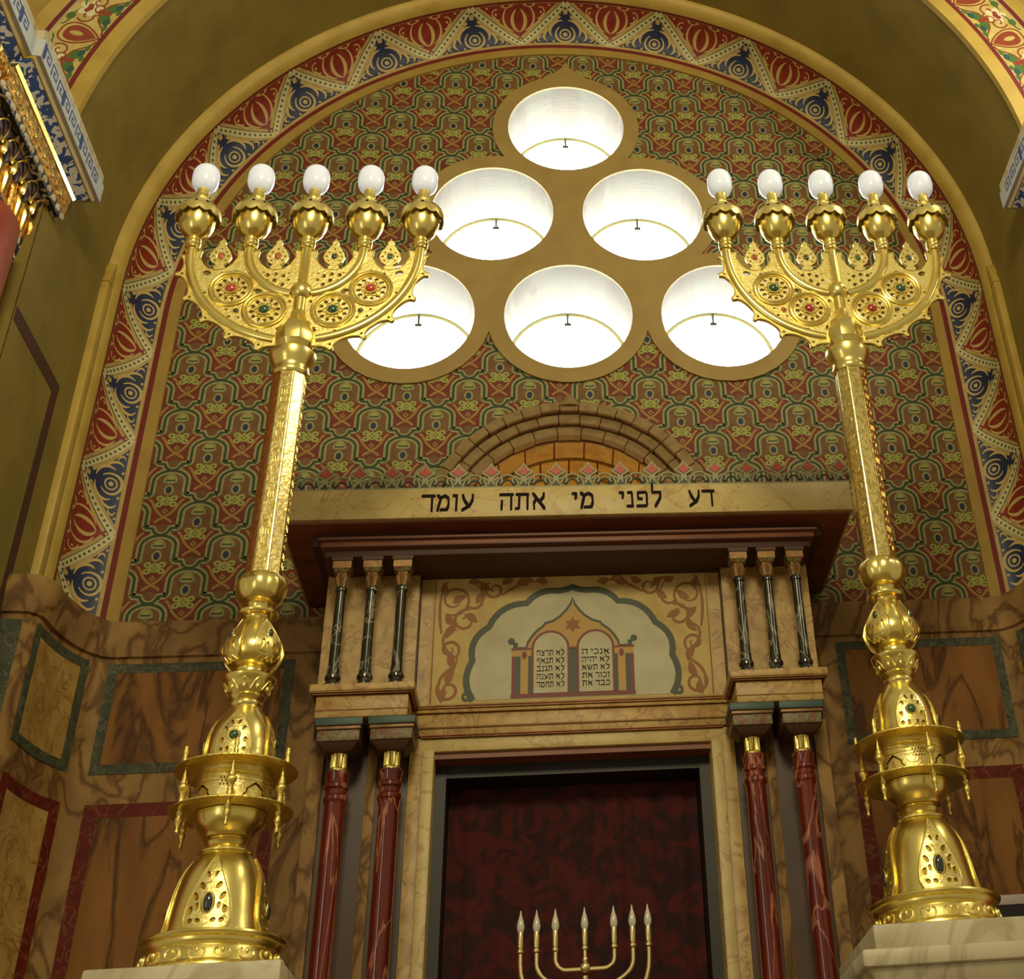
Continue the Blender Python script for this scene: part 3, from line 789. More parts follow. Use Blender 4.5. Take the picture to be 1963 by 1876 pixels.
# ---- lunette wall between the black colonnettes
YW = -.44; K = 1.0133
def LU(x, y): return at(810+x/3.327, 1080+y/3.327, YW)
c = MB(); c.box(-.56, .56, YW, -.30, 1.66, 2.24, M_CREAM); part('lunette_wall', c)
lu = MB(); W = flat(YW)
lu.add([W(-.49, 1.735, .001), W(.49, 1.735, .001), W(.49, 2.215, .001), W(-.49, 2.215, .001)], [(0, 1, 2, 3)], LUNB)
lu.rib([(-.482, 1.74), (-.482, 2.21), (.482, 2.21), (.482, 1.74)], .006, W, .0015, LUNS)
def sym(pts):     # left-hand half of an outline -> whole outline about x = 0
    return pts+[(-x, z) for x, z in pts[::-1] if abs(x) > 1e-6]
foot, k1, k2, k3, top = [LU(*p) for p in ((318, 900), (318, 622), (425, 405), (665, 255), (953, 150))]
def lobe(a, b, bulge, n=8):
    mx, mz = (a[0]+b[0])/2, (a[1]+b[1])/2; dx, dz = b[0]-a[0], b[1]-a[1]
    return [((1-t)**2*a[0]+2*t*(1-t)*(mx-dz*bulge)+t*t*b[0], (1-t)**2*a[1]+2*t*(1-t)*(mz+dx*bulge)+t*t*b[1]) for t in [k/n for k in range(n+1)]]
k35 = (k3[0]*.42+top[0]*.58, k3[1]*.42+top[1]*.58+.012)
half = [(foot[0], 1.745)]+lobe((foot[0], 1.745), k1, .30)+lobe(k1, k2, .36)[1:]+lobe(k2, k3, .34)[1:]+lobe(k3, k35, .26)[1:]+lobe(k35, (0, top[1]), -.16)[1:]
field = sym(half)
lu.poly(field, W, .002, PLASW)
lu.rib(field, .022, W, .0032, LUNG)
for s_ in (-1, 1):
    lu.rib([(s_*x, z) for x, z in spiral(foot[0]-.020, 1.757, .020, .005, 0, 1.1, 14)], .010, W, .0032, LUNG)
# scrolling foliage in the spandrels
def vine(pts, w=.0095): lu.rib(pts, lambda t: w*(.5+.6*sin(pi*min(1, t+.15))), W, .002, LUNS)
def leaf(x, z, l, a, w=.024):
    l *= 1.15
    d = (cos(a), sin(a)); nn = (-d[1], d[0])
    L1 = [(x+d[0]*l*t+nn[0]*w*sin(pi*t)*(1-.4*t), z+d[1]*l*t+nn[1]*w*sin(pi*t)*(1-.4*t)) for t in [k/6 for k in range(7)]]
    L2 = [(x+d[0]*l*t-nn[0]*w*.35*sin(pi*t), z+d[1]*l*t-nn[1]*w*.35*sin(pi*t)) for t in [k/6 for k in range(5, 0, -1)]]
    lu.poly(L1+L2, W, .0022, LUNS)
for s_ in (-1, 1):
    S = lambda P: [(s_*x, z) for x, z in P]
    vine(S(bez((-.455, 1.775), (-.475, 1.86), (-.38, 1.86), (-.400, 1.90), 10)))
    vine(S(spiral(-.425, 1.785, .040, .010, 2.6, 1.3)))
    vine(S(bez((-.40, 1.90), (-.47, 1.93), (-.46, 2.02), (-.40, 2.00), 10)))
    vine(S(spiral(-.425, 1.93, .036, .008, -1.0, 1.3)))
    vine(S(spiral(-.415, 2.115, .060, .016, -2.0, 1.4), ), .009)
    vine(S(spiral(-.375, 2.035, .044, .010, 1.2, 1.2)))
    vine(S(bez((-.37, 2.09), (-.31, 2.05), (-.30, 2.15), (-.34, 2.17), 10)))
    vine(S(spiral(-.275, 2.150, .036, .008, 2.2, 1.3)))
    vine(S(bez((-.25, 2.13), (-.20, 2.16), (-.15, 2.20), (-.10, 2.165), 10)))
    vine(S(spiral(-.165, 2.175, .022, .006, 0, 1.1)))
    vine(S(bez((-.455, 1.99), (-.47, 2.06), (-.47, 2.15), (-.44, 2.19), 8)))
    for x, z, l, a in ((-.43, 1.80, .06, 1.2), (-.40, 1.86, .06, 2.0), (-.44, 1.97, .06, 1.0), (-.41, 2.02, .05, 2.2), (-.42, 2.10, .05, .6), (-.44, 2.13, .05, 1.8),
                       (-.38, 2.06, .05, -.6), (-.34, 2.10, .05, .8), (-.29, 2.15, .045, 2.4), (-.25, 2.17, .04, .4), (-.20, 2.17, .045, .2), (-.13, 2.185, .04, -.3), (-.37, 2.18, .04, 0), (-.445, 1.74, .05, 1.4)):
        lu.poly if 0 else leaf(s_*x, z, l, a if s_ > 0 else pi-a)
# painted tablets under an ogee gable
A_ = lambda p, q=None: LU(*p)
gab = [LU(*q) for q in ((662, 540), (672, 505), (698, 465), (732, 428), (768, 402), (782, 383), (835, 366), (880, 335), (918, 295), (942, 262))]
gab = [(gab[0][0]-.028, gab[0][1])]+gab+[(0, LU(957, 222)[1])]
lu.poly(sym([(gab[0][0], gab[0][1]-.03)]+gab), W, .0025, LUNO)
lu.rib(sym(gab), .008, W, .0036, LUNG)
zt, zb = LU(640, 583)[1]+.020, LU(700, 880)[1]+.016
xo = abs(LU(568, 700)[0])
for s_ in (-1, 1):
    lu.fan(s_*(xo+.002), zt+.030, .012, .012, W, .0035, LUNG, 12)
    lu.add([W(s_*(xo-.020), zt, .0034), W(s_*(xo-.004), zt, .0034), W(s_*(xo-.004), zt+.024, .0034), W(s_*(xo-.020), zt+.024, .0034)], [(0, 1, 2, 3)], LUNG)
    for a, b, m_ in ((xo-.000, xo-.014, LUNR), (xo-.014, xo-.030, LUNG), (xo-.030, xo-.056, LUNO), (xo-.056, xo-.074, LUNG), (xo-.074, .140, LUNR)):
        lu.add([W(s_*a, zb, .0028), W(s_*b, zb, .0028), W(s_*b, zt-.02, .0028), W(s_*a, zt-.02, .0028)], [(0, 1, 2, 3)], m_)
    lu.add([W(s_*xo, zt-.026, .0030), W(s_*.140, zt-.026, .0030), W(s_*.140, zt, .0030), W(s_*xo, zt, .0030)], [(0, 1, 2, 3)], LUNO)
    lu.fan(s_*(xo-.043), zt-.022, .009, .014, W, .0034, LUNR, 10)
    lu.rib([(s_*(xo+.002), zt), (s_*.145, zt)], .007, W, .0036, LUNR)
lu.add([W(-.02, zb, .0028), W(.02, zb, .0028), W(.02, zt, .0028), W(-.02, zt, .0028)], [(0, 1, 2, 3)], LUNG)
lu.rib([(-xo-.002, zb+.004), (xo+.002, zb+.004)], .014, W, .0036, LUNR)
TABW = .058
tabs = []
for s_ in (-1, 1):
    cx = s_*.078
    ol = [(cx-TABW, zb+.012), (cx+TABW, zb+.012), (cx+TABW, zt)]+arc(cx, zt, TABW, 0, 180, 16)+[(cx-TABW, zt)]
    lu.poly(ol, W, .0038, PLASW)
    lu.rib([(cx+TABW+.004, zb+.012), (cx+TABW+.004, zt)]+arc(cx, zt, TABW+.004, 0, 180, 16)+[(cx-TABW-.004, zt), (cx-TABW-.004, zb+.012)], .008, W, .0042, LUNR)
lu.rib([(-.02, zt), (.02, zt)], .008, W, .0046, LUNR)
star = [(cos(pi/2+k*pi/6)*(.030 if k % 2 == 0 else .016), LU(957, 390)[1]+sin(pi/2+k*pi/6)*(.030 if k % 2 == 0 else .016)) for k in range(12)]
lu.poly(star, W, .004, LUNS)
lun = part('painted_lunette', lu, smooth=0, label='painted arch with the two tablets under an ogee gable', recalc=False)
lines_r = [['anky', 'h'], ['la', 'yhyh'], ['la', 'tsa'], ['Zkvr', 'at'], ['kbd', 'at']]
lines_l = [['la', 'trzx'], ['la', 'tnaF'], ['la', 'tgnb'], ['la', 'tonh'], ['la', 'txmd']]
for cx, lines in ((.078, lines_r), (-.078, lines_l)):
    tb = MB()
    for i, (w1, w2) in enumerate(lines):
        z0 = zt-.026-i*.0285
        n1 = sum(GL[q][0] for q in w1); n2 = sum(GL[q][0] for q in w2)
        span = 2*TABW-.020; gap = .009; u = (span-gap)/(n1+n2)
        x1 = cx+TABW-.010
        word(tb, w1, x1-n1*u, x1, z0, z0+.0195, W, .0048, INK, .8)
        word(tb, w2, cx-TABW+.010, cx-TABW+.010+n2*u, z0, z0+.0195, W, .0048, INK, .8)
    part('tablet_lettering', tb, lun, 0, label='five lines of small black Hebrew lettering', recalc=False)

# ---- ledge, frieze, door frame
c = MB()
c.box(-.555, .555, -.494, -.30, 1.690, 1.700, M_CREAM); c.box(-.56, .56, -.500, -.30, 1.700, 1.713, M_OXB)
c.box(-.55, .55, -.503, -.30, 1.684, 1.692, M_OXB)
part('ledge', c, bevel=.004)
c = MB(); c.box(-.54, .54, -.492, -.30, 1.612, 1.686, M_CREAM); c.box(-.51, .51, -.498, -.30, 1.634, 1.640, M_OXB); c.box(-.50, .50, -.496, -.30, 1.603, 1.613, M_OXB)
part('frieze', c, bevel=.002)
c = MB(); c.box(-.525, .525, -.485, -.30, 1.560, 1.606, M_IVORY); part('door_head', c, bevel=.003)
for s_ in (-1, 1):
    c = MB(); x0, x1 = sorted((s_*.455, s_*.492)); c.box(x0, x1, -.50, -.30, -1.4, 1.562, M_IVORY)
    x0, x1 = sorted((s_*.490, s_*.535)); c.box(x0, x1, -.488, -.30, -1.4, 1.60, M_CREAM)
    part('door_jamb', c, bevel=.003)
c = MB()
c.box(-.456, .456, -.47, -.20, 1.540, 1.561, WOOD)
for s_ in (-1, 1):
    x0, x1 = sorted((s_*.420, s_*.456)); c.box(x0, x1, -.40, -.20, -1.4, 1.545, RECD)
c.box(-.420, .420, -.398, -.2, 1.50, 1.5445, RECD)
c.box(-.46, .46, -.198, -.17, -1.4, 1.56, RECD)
part('door_recess', c)

# ---- side piers with black colonnettes above and red columns below
for s_ in (-1, 1):
    def bx(mb, a, b, y0, y1, z0, z1, m):
        x0, x1 = sorted((s_*a, s_*b)); mb.box(x0, x1, y0, y1, z0, z1, m)
    c = MB(); bx(c, .53, .85, -.47, -.02, -1.4, 2.20, WOODD); bx(c, .535, .846, -.474, -.465, -1.4, 1.62, PURP)
    part('side_pier', c)
    c = MB(); bx(c, .806, .852, -.49, -.02, -1.4, 1.62, M_BROWN); bx(c, .636, .668, -.486, -.47, -1.4, 1.62, M_BROWN) ; part('pier_strip', c, bevel=.002)
    c = MB(); bx(c, .535, .852, -.478, -.466, 1.72, 2.20, M_CREAM); part('colonnette_backing', c)
    c = MB(); bx(c, .532, .822, -.655, -.46, 1.625, 1.696, M_CREAM); bx(c, .530, .824, -.658, -.46, 1.646, 1.651, M_OXB)
    bx(c, .520, .834, -.668, -.46, 1.696, 1.706, M_OXB); bx(c, .512, .842, -.680, -.46, 1.704, 1.728, M_CREAM); bx(c, .514, .840, -.677, -.46, 1.700, 1.712, M_OXB)
    part('entablature_block', c, bevel=.003)
    for i, cx in enumerate((.785, .683, .582)):
        x, y = s_*cx, -.60
        t = MB()
        t.box(x-.034, x+.034, y-.034, y+.034, 1.728, 1.738, M_BLKC)
        t.lathe([(.034, 1.738), (.033, 1.750), (.024, 1.757), (.021, 1.765), (.026, 1.772), (.026, 1.780), (.021, 1.788), (.0205, 1.800), (.0185, 1.815), (.0165, 2.06), (.0165, 2.080)], x, y, M_BLKC, 20)
        t.lathe([(.020, 2.080), (.021, 2.086), (.020, 2.092), (.0165, 2.098)], x, y, M_BLKC, 20)
        col = part('black_colonnette', t)
        cp = MB()
        cp.lathe([(.016, 2.098), (.018, 2.106), (.024, 2.128), (.020, 2.138), (.022, 2.146)], x, y, DULLG, 16, lambda a, z: 1+.10*cos(8*a))
        cp.frust((x-.022, x+.022, y-.022, y+.022, 2.146), (x-.030, x+.030, y-.030, y+.030, 2.158), CAPT)
        cp.box(x-.031, x+.031, y-.031, y+.031, 2.158, 2.184, DULLG); cp.box(x-.035, x+.035, y-.035, y+.035, 2.184, 2.197, WOODD)
        part('capital', cp, col, label='small gilded capital')
    for cx in (.742, .578):
        x, y = s_*cx, -.595
        t = MB()
        t.lathe([(.050, -1.38), (.050, -1.34), (.040, -1.32), (.044, -1.29), (.036, -1.27), (.0325, -1.2), (.0320, 1.36), (.0335, 1.372), (.038, 1.378), (.038, 1.390), (.033, 1.396), (.0335, 1.410), (.039, 1.416), (.039, 1.426), (.0335, 1.432), (.0345, 1.452), (.037, 1.458), (.037, 1.466), (.030, 1.470)], x, y, M_REDC, 28)
        col = part('red_column', t)
        cp = MB(); cp.lathe([(.029, 1.468), (.030, 1.474), (.024, 1.480), (.024, 1.520), (.030, 1.532)], x, y, GOLD, 48, lambda a, z: 1+(.10*cos(12*a) if 1.478 < z < 1.525 else 0))
        part('capital', cp, col, label='fluted gold capital')
        ab = MB()
        ab.frust((x-.040, x+.040, y-.040, y+.040, 1.522), (x-.062, x+.062, y-.058, y+.058, 1.548), WOODD)
        ab.box(x-.066, x+.066, y-.062, y+.062, 1.548, 1.584, CAPT); ab.box(x-.070, x+.070, y-.066, y+.066, 1.584, 1.596, DULLG)
        ab.box(x-.074, x+.074, y-.070, y+.070, 1.596, 1.622, TEAL)
        part('abacus', ab, col, bevel=.002, label='painted abacus with a teal top strip')
c = MB(); c.box(-.95, .95, -.67, -.02, -1.5, -1.38, M_CREAM); part('step', c, bevel=.01)

# ---- curtain hanging in the doorway
cu = MB()
def cf(u, v):
    x = -.418+.836*u; z = 1.50-2.85*v
    return (x, -.270+.005*sin(u*46+1.2*sin(u*9))+.002*sin(u*97+2), z)
cu.grid(cf, 130, 4, VELVET)
cu.grid(lambda u, v: (cf(u, v)[0], cf(u, v)[1]+.006, cf(u, v)[2]), 130, 4, VELVET)
tag(obj('ark_curtain', cu, None, 60), 'dark crimson velvet curtain hanging inside the ark doorway', 'curtain')

# ================================================================== SEVEN-ARMED MENORAH
MX, MY = .019, -.80
men = thing('menorah', (MX, MY, -1.5), 'slim pale brass menorah with seven flame bulbs in front of the dark curtain', 'menorah')
t = MB()
t.lathe([(.11, -1.5), (.11, -1.47), (.08, -1.44), (.04, -1.38), (.022, -1.2), (.013, -.6), (.011, .60), (.009, .80)], MX, MY, BRASS, 20)
part('stem', t, men)
t = MB(); t.ell((MX, MY, .822), .016, .014, .016, BRASS, 14, 10); t.ell((MX, MY, .842), .009, .009, .012, BRASS, 12, 8); part('knop', t, men)
for i, R in enumerate((.083, .136, .181)):
    t = MB(); zc = .855 if i == 0 else .86
    ry = (.038, .075, .16)[i]; zb_ = .818 if i == 0 else zc-ry
    pts = [(MX-R, MY, .872), (MX-R, MY, zc)]
    if i == 0:
        pts += [(MX-R+.03*(1-cos(rad(a))), MY, .848-.03*sin(rad(a))) for a in range(0, 91, 15)]+[(MX+R-.03*(1-cos(rad(a))), MY, .848-.03*sin(rad(a))) for a in range(90, -1, -15)]
    else:
        pts += [(MX-R*cos(rad(a)), MY, zc-.02-ry*sin(rad(a))) for a in range(0, 181, 9)]
    pts += [(MX+R, MY, zc), (MX+R, MY, .872)]
    t.tube(pts, .0062, BRASS, 10); part('branch', t, men)
for dx in (-.181, -.136, -.083, 0, .083, .136, .181):
    x = MX+dx; t = MB()
    t.lathe([(.006, .866), (.010, .870), (.010, .877), (.0075, .880), (.0085, .884), (.0092, .918), (.0085, .922)], x, MY, BRASS, 14)
    if dx == 0: t.lathe([(.0065, .84), (.0065, .868)], x, MY, BRASS, 12)
    cd = part('candle_tube', t, men)
    f = MB(); f.lathe([(.006, .920), (.0105, .930), (.0115, .938), (.009, .952), (.004, .968), (.0012, .982)], x, MY, FLAME, 14); part('flame_bulb', f, cd, label='clear flame-shaped bulb')

# ================================================================== THE TWO CANDELABRA
def interp(prof, z):
    P = sorted((p[1], p[0]) for p in prof)
    if z <= P[0][0]: return P[0][1]
    for (z0, r0), (z1, r1) in zip(P, P[1:]):
        if z0 <= z <= z1: return r0+(r1-r0)*((z-z0)/(z1-z0) if z1 > z0 else 0)
    return P[-1][1]
Z0 = .695
BELL = [(.118, .790), (.114, .805), (.109, .835), (.104, .862), (.098, .890), (.091, .920), (.080, .946), (.070, .963), (.061, .976)]
DOME = [(.083, 1.186), (.0825, 1.215), (.080, 1.242), (.076, 1.264), (.069, 1.286), (.058, 1.308), (.046, 1.325), (.040, 1.335)]
def teardrop(h, w, n=10):     # pointed above, round below, around (0,0)
    L = [(-w*sin(pi*t)**.8*(1-.15*t) if 0 < t < 1 else 0, -h*.42+h*t) for t in [k/n for k in range(n+1)]]
    R = [(-x, z) for x, z in L[::-1]]
    return L+R[1:-1]
def candelabrum(ax, gems, label, group, mir):
    ay = -1.5
    root = thing('candelabrum', (ax, ay, Z0), label, 'candelabrum', group)
    hi_, lo_ = gems
    def P(name, mb, parent=root, **k): return obj(name, mb, parent, k.get('smooth', 40), k.get('bevel', 0), k.get('label'))
    def surf(prof, a0): return lambda u, v, o: ((lambda r: (ax+(r+o)*sin(a0+u/r), ay-(r+o)*cos(a0+u/r), v))(max(interp(prof, v), .01)))
    def gem(mp, u, v, rx, rz, m, parent, name='gem', off=.006):
        g = MB(); p0 = Vector(mp(u, v, off)); n_ = (Vector(mp(u, v, off+.01))-p0).normalized()
        tx_ = (Vector(mp(u+.002, v, off))-p0).normalized(); tz = n_.cross(tx_).normalized()
        M = Matrix((tx_, -n_, tz)).transposed()
        g.ell(p0, rx, min(rx, rz)*.7, rz, m, 16, 10, M)
        bz = []
        for k in range(20):
            a = 2*pi*k/20; bz.append(p0+tx_*(rx*1.12*cos(a))+tz*(rz*1.12*sin(a)))
        g.tube(bz+[bz[0]], min(rx, rz)*.22, GOLD, 6)
        return obj(name, g, parent, 50, label='glass cabochon gem in a gold bezel')
    # base
    t = MB()
    t.lathe([(.168, Z0), (.170, .702), (.168, .712), (.163, .716), (.160, .722), (.157, .735), (.152, .748), (.150, .752), (.153, .756), (.156, .762), (.156, .768), (.163, .772), (.165, .777), (.163, .782), (.150, .786), (.128, .788), (.120, .792)], ax, ay, GOLD, 64)
    base = P('base', t)
    t = MB()
    for k in range(18):
        a = 2*pi*k/18
        mp = surf([(.161, .716), (.152, .750)], a)
        for s_ in (-1, 1):
            t.tube([mp(s_*x, z, .001) for x, z in bez((.0, .722), (.018, .716), (.024, .740), (.010, .744), 7)], .0028, GOLDF, 6)
        t.ell(mp(0, .738, .001), .005, .004, .007, GOLDF, 8, 6)
    P('base_scrolls', t, base)
    t = MB(); t.lathe(BELL, ax, ay, GOLD, 64); P('foot_bell', t)
    for k in range(4):
        a0 = k*pi/2; mp = surf(BELL, a0)
        out = [(-.046, .794), (-.052, .812), (-.050, .835), (-.043, .862), (-.031, .892), (-.018, .922), (-.007, .948), (0, .968), (.007, .948), (.018, .922), (.031, .892), (.043, .862), (.050, .835), (.052, .812), (.046, .794), (.03, .788), (0, .786), (-.03, .788)]
        holes = [[(x, z+.846) for x, z in circ(0, 0, .0150, 14, .0260)]]
        for s_ in (-1, 1):
            holes += [[(s_*.028+x, .862+z) for x, z in circ(0, 0, .0055, 8, .011, s_*-.45)], [(s_*.036+x, .832+z) for x, z in circ(0, 0, .0055, 8, .010, s_*.1)],
                      [(s_*.023+x, .840+z) for x, z in circ(0, 0, .0045, 8, .009)], [(s_*.033+x, .808+z) for x, z in circ(0, 0, .006, 8, .0065)],
                      [(s_*.016+x, .808+z) for x, z in circ(0, 0, .0065, 8, .0055, s_*.6)], [(s_*.017+x, .886+z) for x, z in circ(0, 0, .0055, 8, .010, s_*-.5)], [(s_*.008+x, .912+z) for x, z in circ(0, 0, .0036, 8, .008, s_*-.3)]]
        t = MB(); t.plate([out]+holes, .006, mp, GOLDF, .022)
        t.tube([mp(x, z, .005) for x, z in out]+[mp(out[0][0], out[0][1], .005)], .0028, GOLD, 6)
        t.add([mp(x, z, .0012) for x, z in out], [tuple(range(len(out)))], GOLDD) if False else None
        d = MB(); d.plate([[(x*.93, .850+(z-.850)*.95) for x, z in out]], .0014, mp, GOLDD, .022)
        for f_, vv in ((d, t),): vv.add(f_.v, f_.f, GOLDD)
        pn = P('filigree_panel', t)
        gem(mp, 0, .846, .0105, .0205, DGREEN, pn)
    # neck and bowl
    t = MB(); t.lathe([(.061, .976), (.064, .979), (.064, .983), (.058, .987), (.052, .990), (.049, .996), (.051, 1.001), (.053, 1.005), (.049, 1.009), (.045, 1.012), (.0455, 1.016)], ax, ay, GOLD, 48); P('neck_ring', t)
    t = MB(); t.lathe([(.046, 1.014), (.058, 1.016), (.060, 1.020), (.064, 1.025), (.074, 1.034), (.082, 1.046), (.0855, 1.060), (.086, 1.072)], ax, ay, GOLD, 56); P('bowl', t)
    def disc(z, r, nm):
        t = MB(); t.lathe([(.05, z-.0035), (r-.004, z-.0035), (r, z-.001), (r, z+.002), (r-.004, z+.004), (.05, z+.004)], ax, ay, GOLDM, 72); return P(nm, t)
    disc(1.077, .146, 'gallery_disc')
    disc(1.176, .147, 'gallery_disc')
    # pierced drum
    DR = [(.0865, 1.07), (.0865, 1.18)]
    dr = MB(); mpd = surf(DR, 0); C2 = pi*.0865
    loops = [[(-C2+.0002, 1.080), (C2-.0002, 1.080), (C2-.0002, 1.172), (-C2+.0002, 1.172)]]
    loops[0] = [(-C2+2*C2*k/60+.0001, 1.080) for k in range(60)]+[(C2-.0001, 1.080), (C2-.0001, 1.172)]+[(C2-2*C2*k/60, 1.172) for k in range(1, 60)]+[(-C2+.0001, 1.172)]
    for k in range(4):
        u0 = C2*2*(k+.5)/4-C2
        a = [(u0-.030, 1.084), (u0-.030, 1.100), (u0-.024, 1.106), (u0-.024, 1.114), (u0-.016, 1.120), (u0-.008, 1.127), (u0, 1.131), (u0+.008, 1.127), (u0+.016, 1.120), (u0+.024, 1.114), (u0+.024, 1.106), (u0+.030, 1.100), (u0+.030, 1.084)]
        b = [(u0-.026, 1.084), (u0-.026, 1.098), (u0-.020, 1.104), (u0-.019, 1.112), (u0-.012, 1.117), (u0, 1.125), (u0+.012, 1.117), (u0+.019, 1.112), (u0+.020, 1.104), (u0+.026, 1.098), (u0+.026, 1.084)]
        loops.append(a+b[::-1])
        u1 = C2*2*k/4-C2+.0001
        for i in range(-2, 3):
            for j in range(3):
                uu = u1+i*.0075+(.00375 if j % 2 else 0); zz = 1.122+j*.008
                if k == 0 and uu < -C2+.006: continue
                loops.append([(uu+x, zz+z) for x, z in circ(0, 0, .0026, 4)])
    dr.plate(loops, .003, mpd, GOLDF, .02)
    inn = MB(); inn.lathe([(.083, 1.078), (.083, 1.174)], ax, ay, GOLDD, 48); dr.add(inn.v, inn.f, GOLDD)
    P('pierced_drum', dr, smooth=30)
    # minarets through the discs
    for k in range(6):
        a = rad(8+60*k); x, y = ax+.130*sin(a), ay-.130*cos(a)
        t = MB(); t.lathe([(.0075, 1.081), (.0065, 1.092), (.0062, 1.106), (.010, 1.112), (.013, 1.118), (.0125, 1.124), (.0085, 1.128), (.009, 1.133), (.0065, 1.140), (.003, 1.158), (.0012, 1.170)], x, y, GOLDM, 14); sp = P('spire', t)
        t = MB(); t.lathe([(.0018, 1.012), (.0055, 1.015), (.0045, 1.021), (.003, 1.026), (.0065, 1.036), (.0085, 1.044), (.005, 1.052), (.008, 1.060), (.0045, 1.066), (.005, 1.0735)], x, y, GOLDM, 12); obj('pendant', t, sp, 40)
        t = MB(); x, y = ax+.138*sin(a+.02), ay-.138*cos(a+.02); t.lathe([(.0065, 1.180), (.0055, 1.190), (.004, 1.196), (.0065, 1.204), (.004, 1.212), (.0045, 1.216), (.001, 1.220)], x, y, GOLDM, 12); obj('finial', t, sp, 40)
    # dome with cartouches
    t = MB(); t.lathe([(.088, 1.180)]+DOME, ax, ay, GOLD, 56); P('dome', t)
    for k in range(4):
        mp = surf(DOME, k*pi/2)
        out = [(-.036, 1.190), (-.040, 1.206), (-.040, 1.232), (-.034, 1.256), (-.024, 1.280), (-.012, 1.302), (0, 1.318), (.012, 1.302), (.024, 1.280), (.034, 1.256), (.040, 1.232), (.040, 1.206), (.036, 1.190), (.0, 1.186)]
        holes = [circ(0, 1.243, .0155, 16)]
        for s_ in (-1, 1):
            holes += [[(s_*.026+x, 1.232+z) for x, z in circ(0, 0, .0045, 8, .008)], [(s_*.026+x, 1.208+z) for x, z in circ(0, 0, .005, 8, .006)], [(s_*.011+x, 1.208+z) for x, z in circ(0, 0, .004, 8, .008)],
                      [(s_*.020+x, 1.262+z) for x, z in circ(0, 0, .0036, 8, .0075, s_*-.5)], [(s_*.008+x, 1.278+z) for x, z in circ(0, 0, .0034, 8, .0085, s_*-.3)]]
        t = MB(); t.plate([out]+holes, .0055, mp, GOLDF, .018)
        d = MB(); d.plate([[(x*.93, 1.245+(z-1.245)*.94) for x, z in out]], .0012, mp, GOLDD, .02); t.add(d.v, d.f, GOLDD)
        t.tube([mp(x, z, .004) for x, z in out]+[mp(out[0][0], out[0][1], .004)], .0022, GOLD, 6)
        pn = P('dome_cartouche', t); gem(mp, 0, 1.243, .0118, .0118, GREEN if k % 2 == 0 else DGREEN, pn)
    # cup, knob, collar
    t = MB(); t.lathe([(.040, 1.334), (.038, 1.340), (.041, 1.345), (.041, 1.350), (.038, 1.354), (.043, 1.360), (.046, 1.366), (.044, 1.370), (.050, 1.378), (.057, 1.392), (.061, 1.404), (.066, 1.410), (.067, 1.416), (.063, 1.420), (.052, 1.422), (.040, 1.426), (.038, 1.434), (.040, 1.442)], ax, ay, GOLD, 48)
    cup = P('chased_cup', t)
    t = MB()
    for k in range(10):
        mp = surf([(.044, 1.370), (.061, 1.404)], 2*pi*k/10)
        t.tube([mp(x, z, .001) for x, z in bez((-.014, 1.376), (-.008, 1.41), (.008, 1.41), (.014, 1.376), 8)], .003, GOLDF, 6); t.ell(mp(0, 1.384, .002), .005, .004, .008, GOLDF, 8, 6)
    P('cup_leaves', t, cup)
    KN = [(.040, 1.440), (.050, 1.446), (.062, 1.458), (.070, 1.474), (.072, 1.490), (.068, 1.508), (.058, 1.528), (.046, 1.548), (.037, 1.566), (.034, 1.582)]
    t = MB(); t.lathe(KN, ax, ay, GOLD, 48); P('knob', t)
    for k in range(4):
        mp = surf(KN, rad(45+90*k))
        out = [(0, 1.574), (-.014, 1.556), (-.024, 1.536), (-.033, 1.514), (-.037, 1.490), (-.034, 1.466), (-.022, 1.452), (-.014, 1.462), (-.008, 1.450), (0, 1.458), (.008, 1.450), (.014, 1.462), (.022, 1.452), (.034, 1.466), (.037, 1.490), (.033, 1.514), (.024, 1.536), (.014, 1.556)]
        hol = [[(s_*.020+x, 1.488+z) for x, z in circ(0, 0, .0035, 8, .016, s_*.12)] for s_ in (-1, 1)]+[[(s_*.008+x, 1.482+z) for x, z in circ(0, 0, .003, 8, .014)] for s_ in (-1, 1)]
        t = MB(); t.plate([out]+hol, .007, mp, GOLDF, .018); t.tube([mp(x, z, .006) for x, z in out]+[mp(*out[0], .006)], .0022, GOLD, 6); lf = P('knob_leaf', t); gem(mp, 0, 1.522, .0075, .0115, DGREEN, lf, off=.009)
    t = MB(); t.lathe([(.034, 1.580), (.036, 1.586), (.050, 1.589), (.053, 1.593), (.053, 1.598), (.048, 1.602), (.034, 1.604), (.030, 1.610), (.031, 1.618), (.036, 1.624)], ax, ay, GOLD, 48); P('knob_ring', t)
    t = MB(); t.lathe([(.036, 1.622), (.048, 1.628), (.058, 1.640), (.064, 1.656), (.066, 1.672), (.064, 1.686), (.058, 1.698), (.050, 1.704), (.040, 1.706)], ax, ay, GOLD, 96, lambda a, z: 1+(.075*abs(cos(4*a))-.03)*max(0, 1-abs(z-1.672)/.045)); P('lobed_collar', t)
    # octagonal shaft with engraved faces
    t = MB(); t.lathe([(.0505, 1.702), (.0505, 2.362)], ax, ay, GOLDE, 8, a0=pi/8); sh = P('shaft', t, smooth=10, bevel=.003)
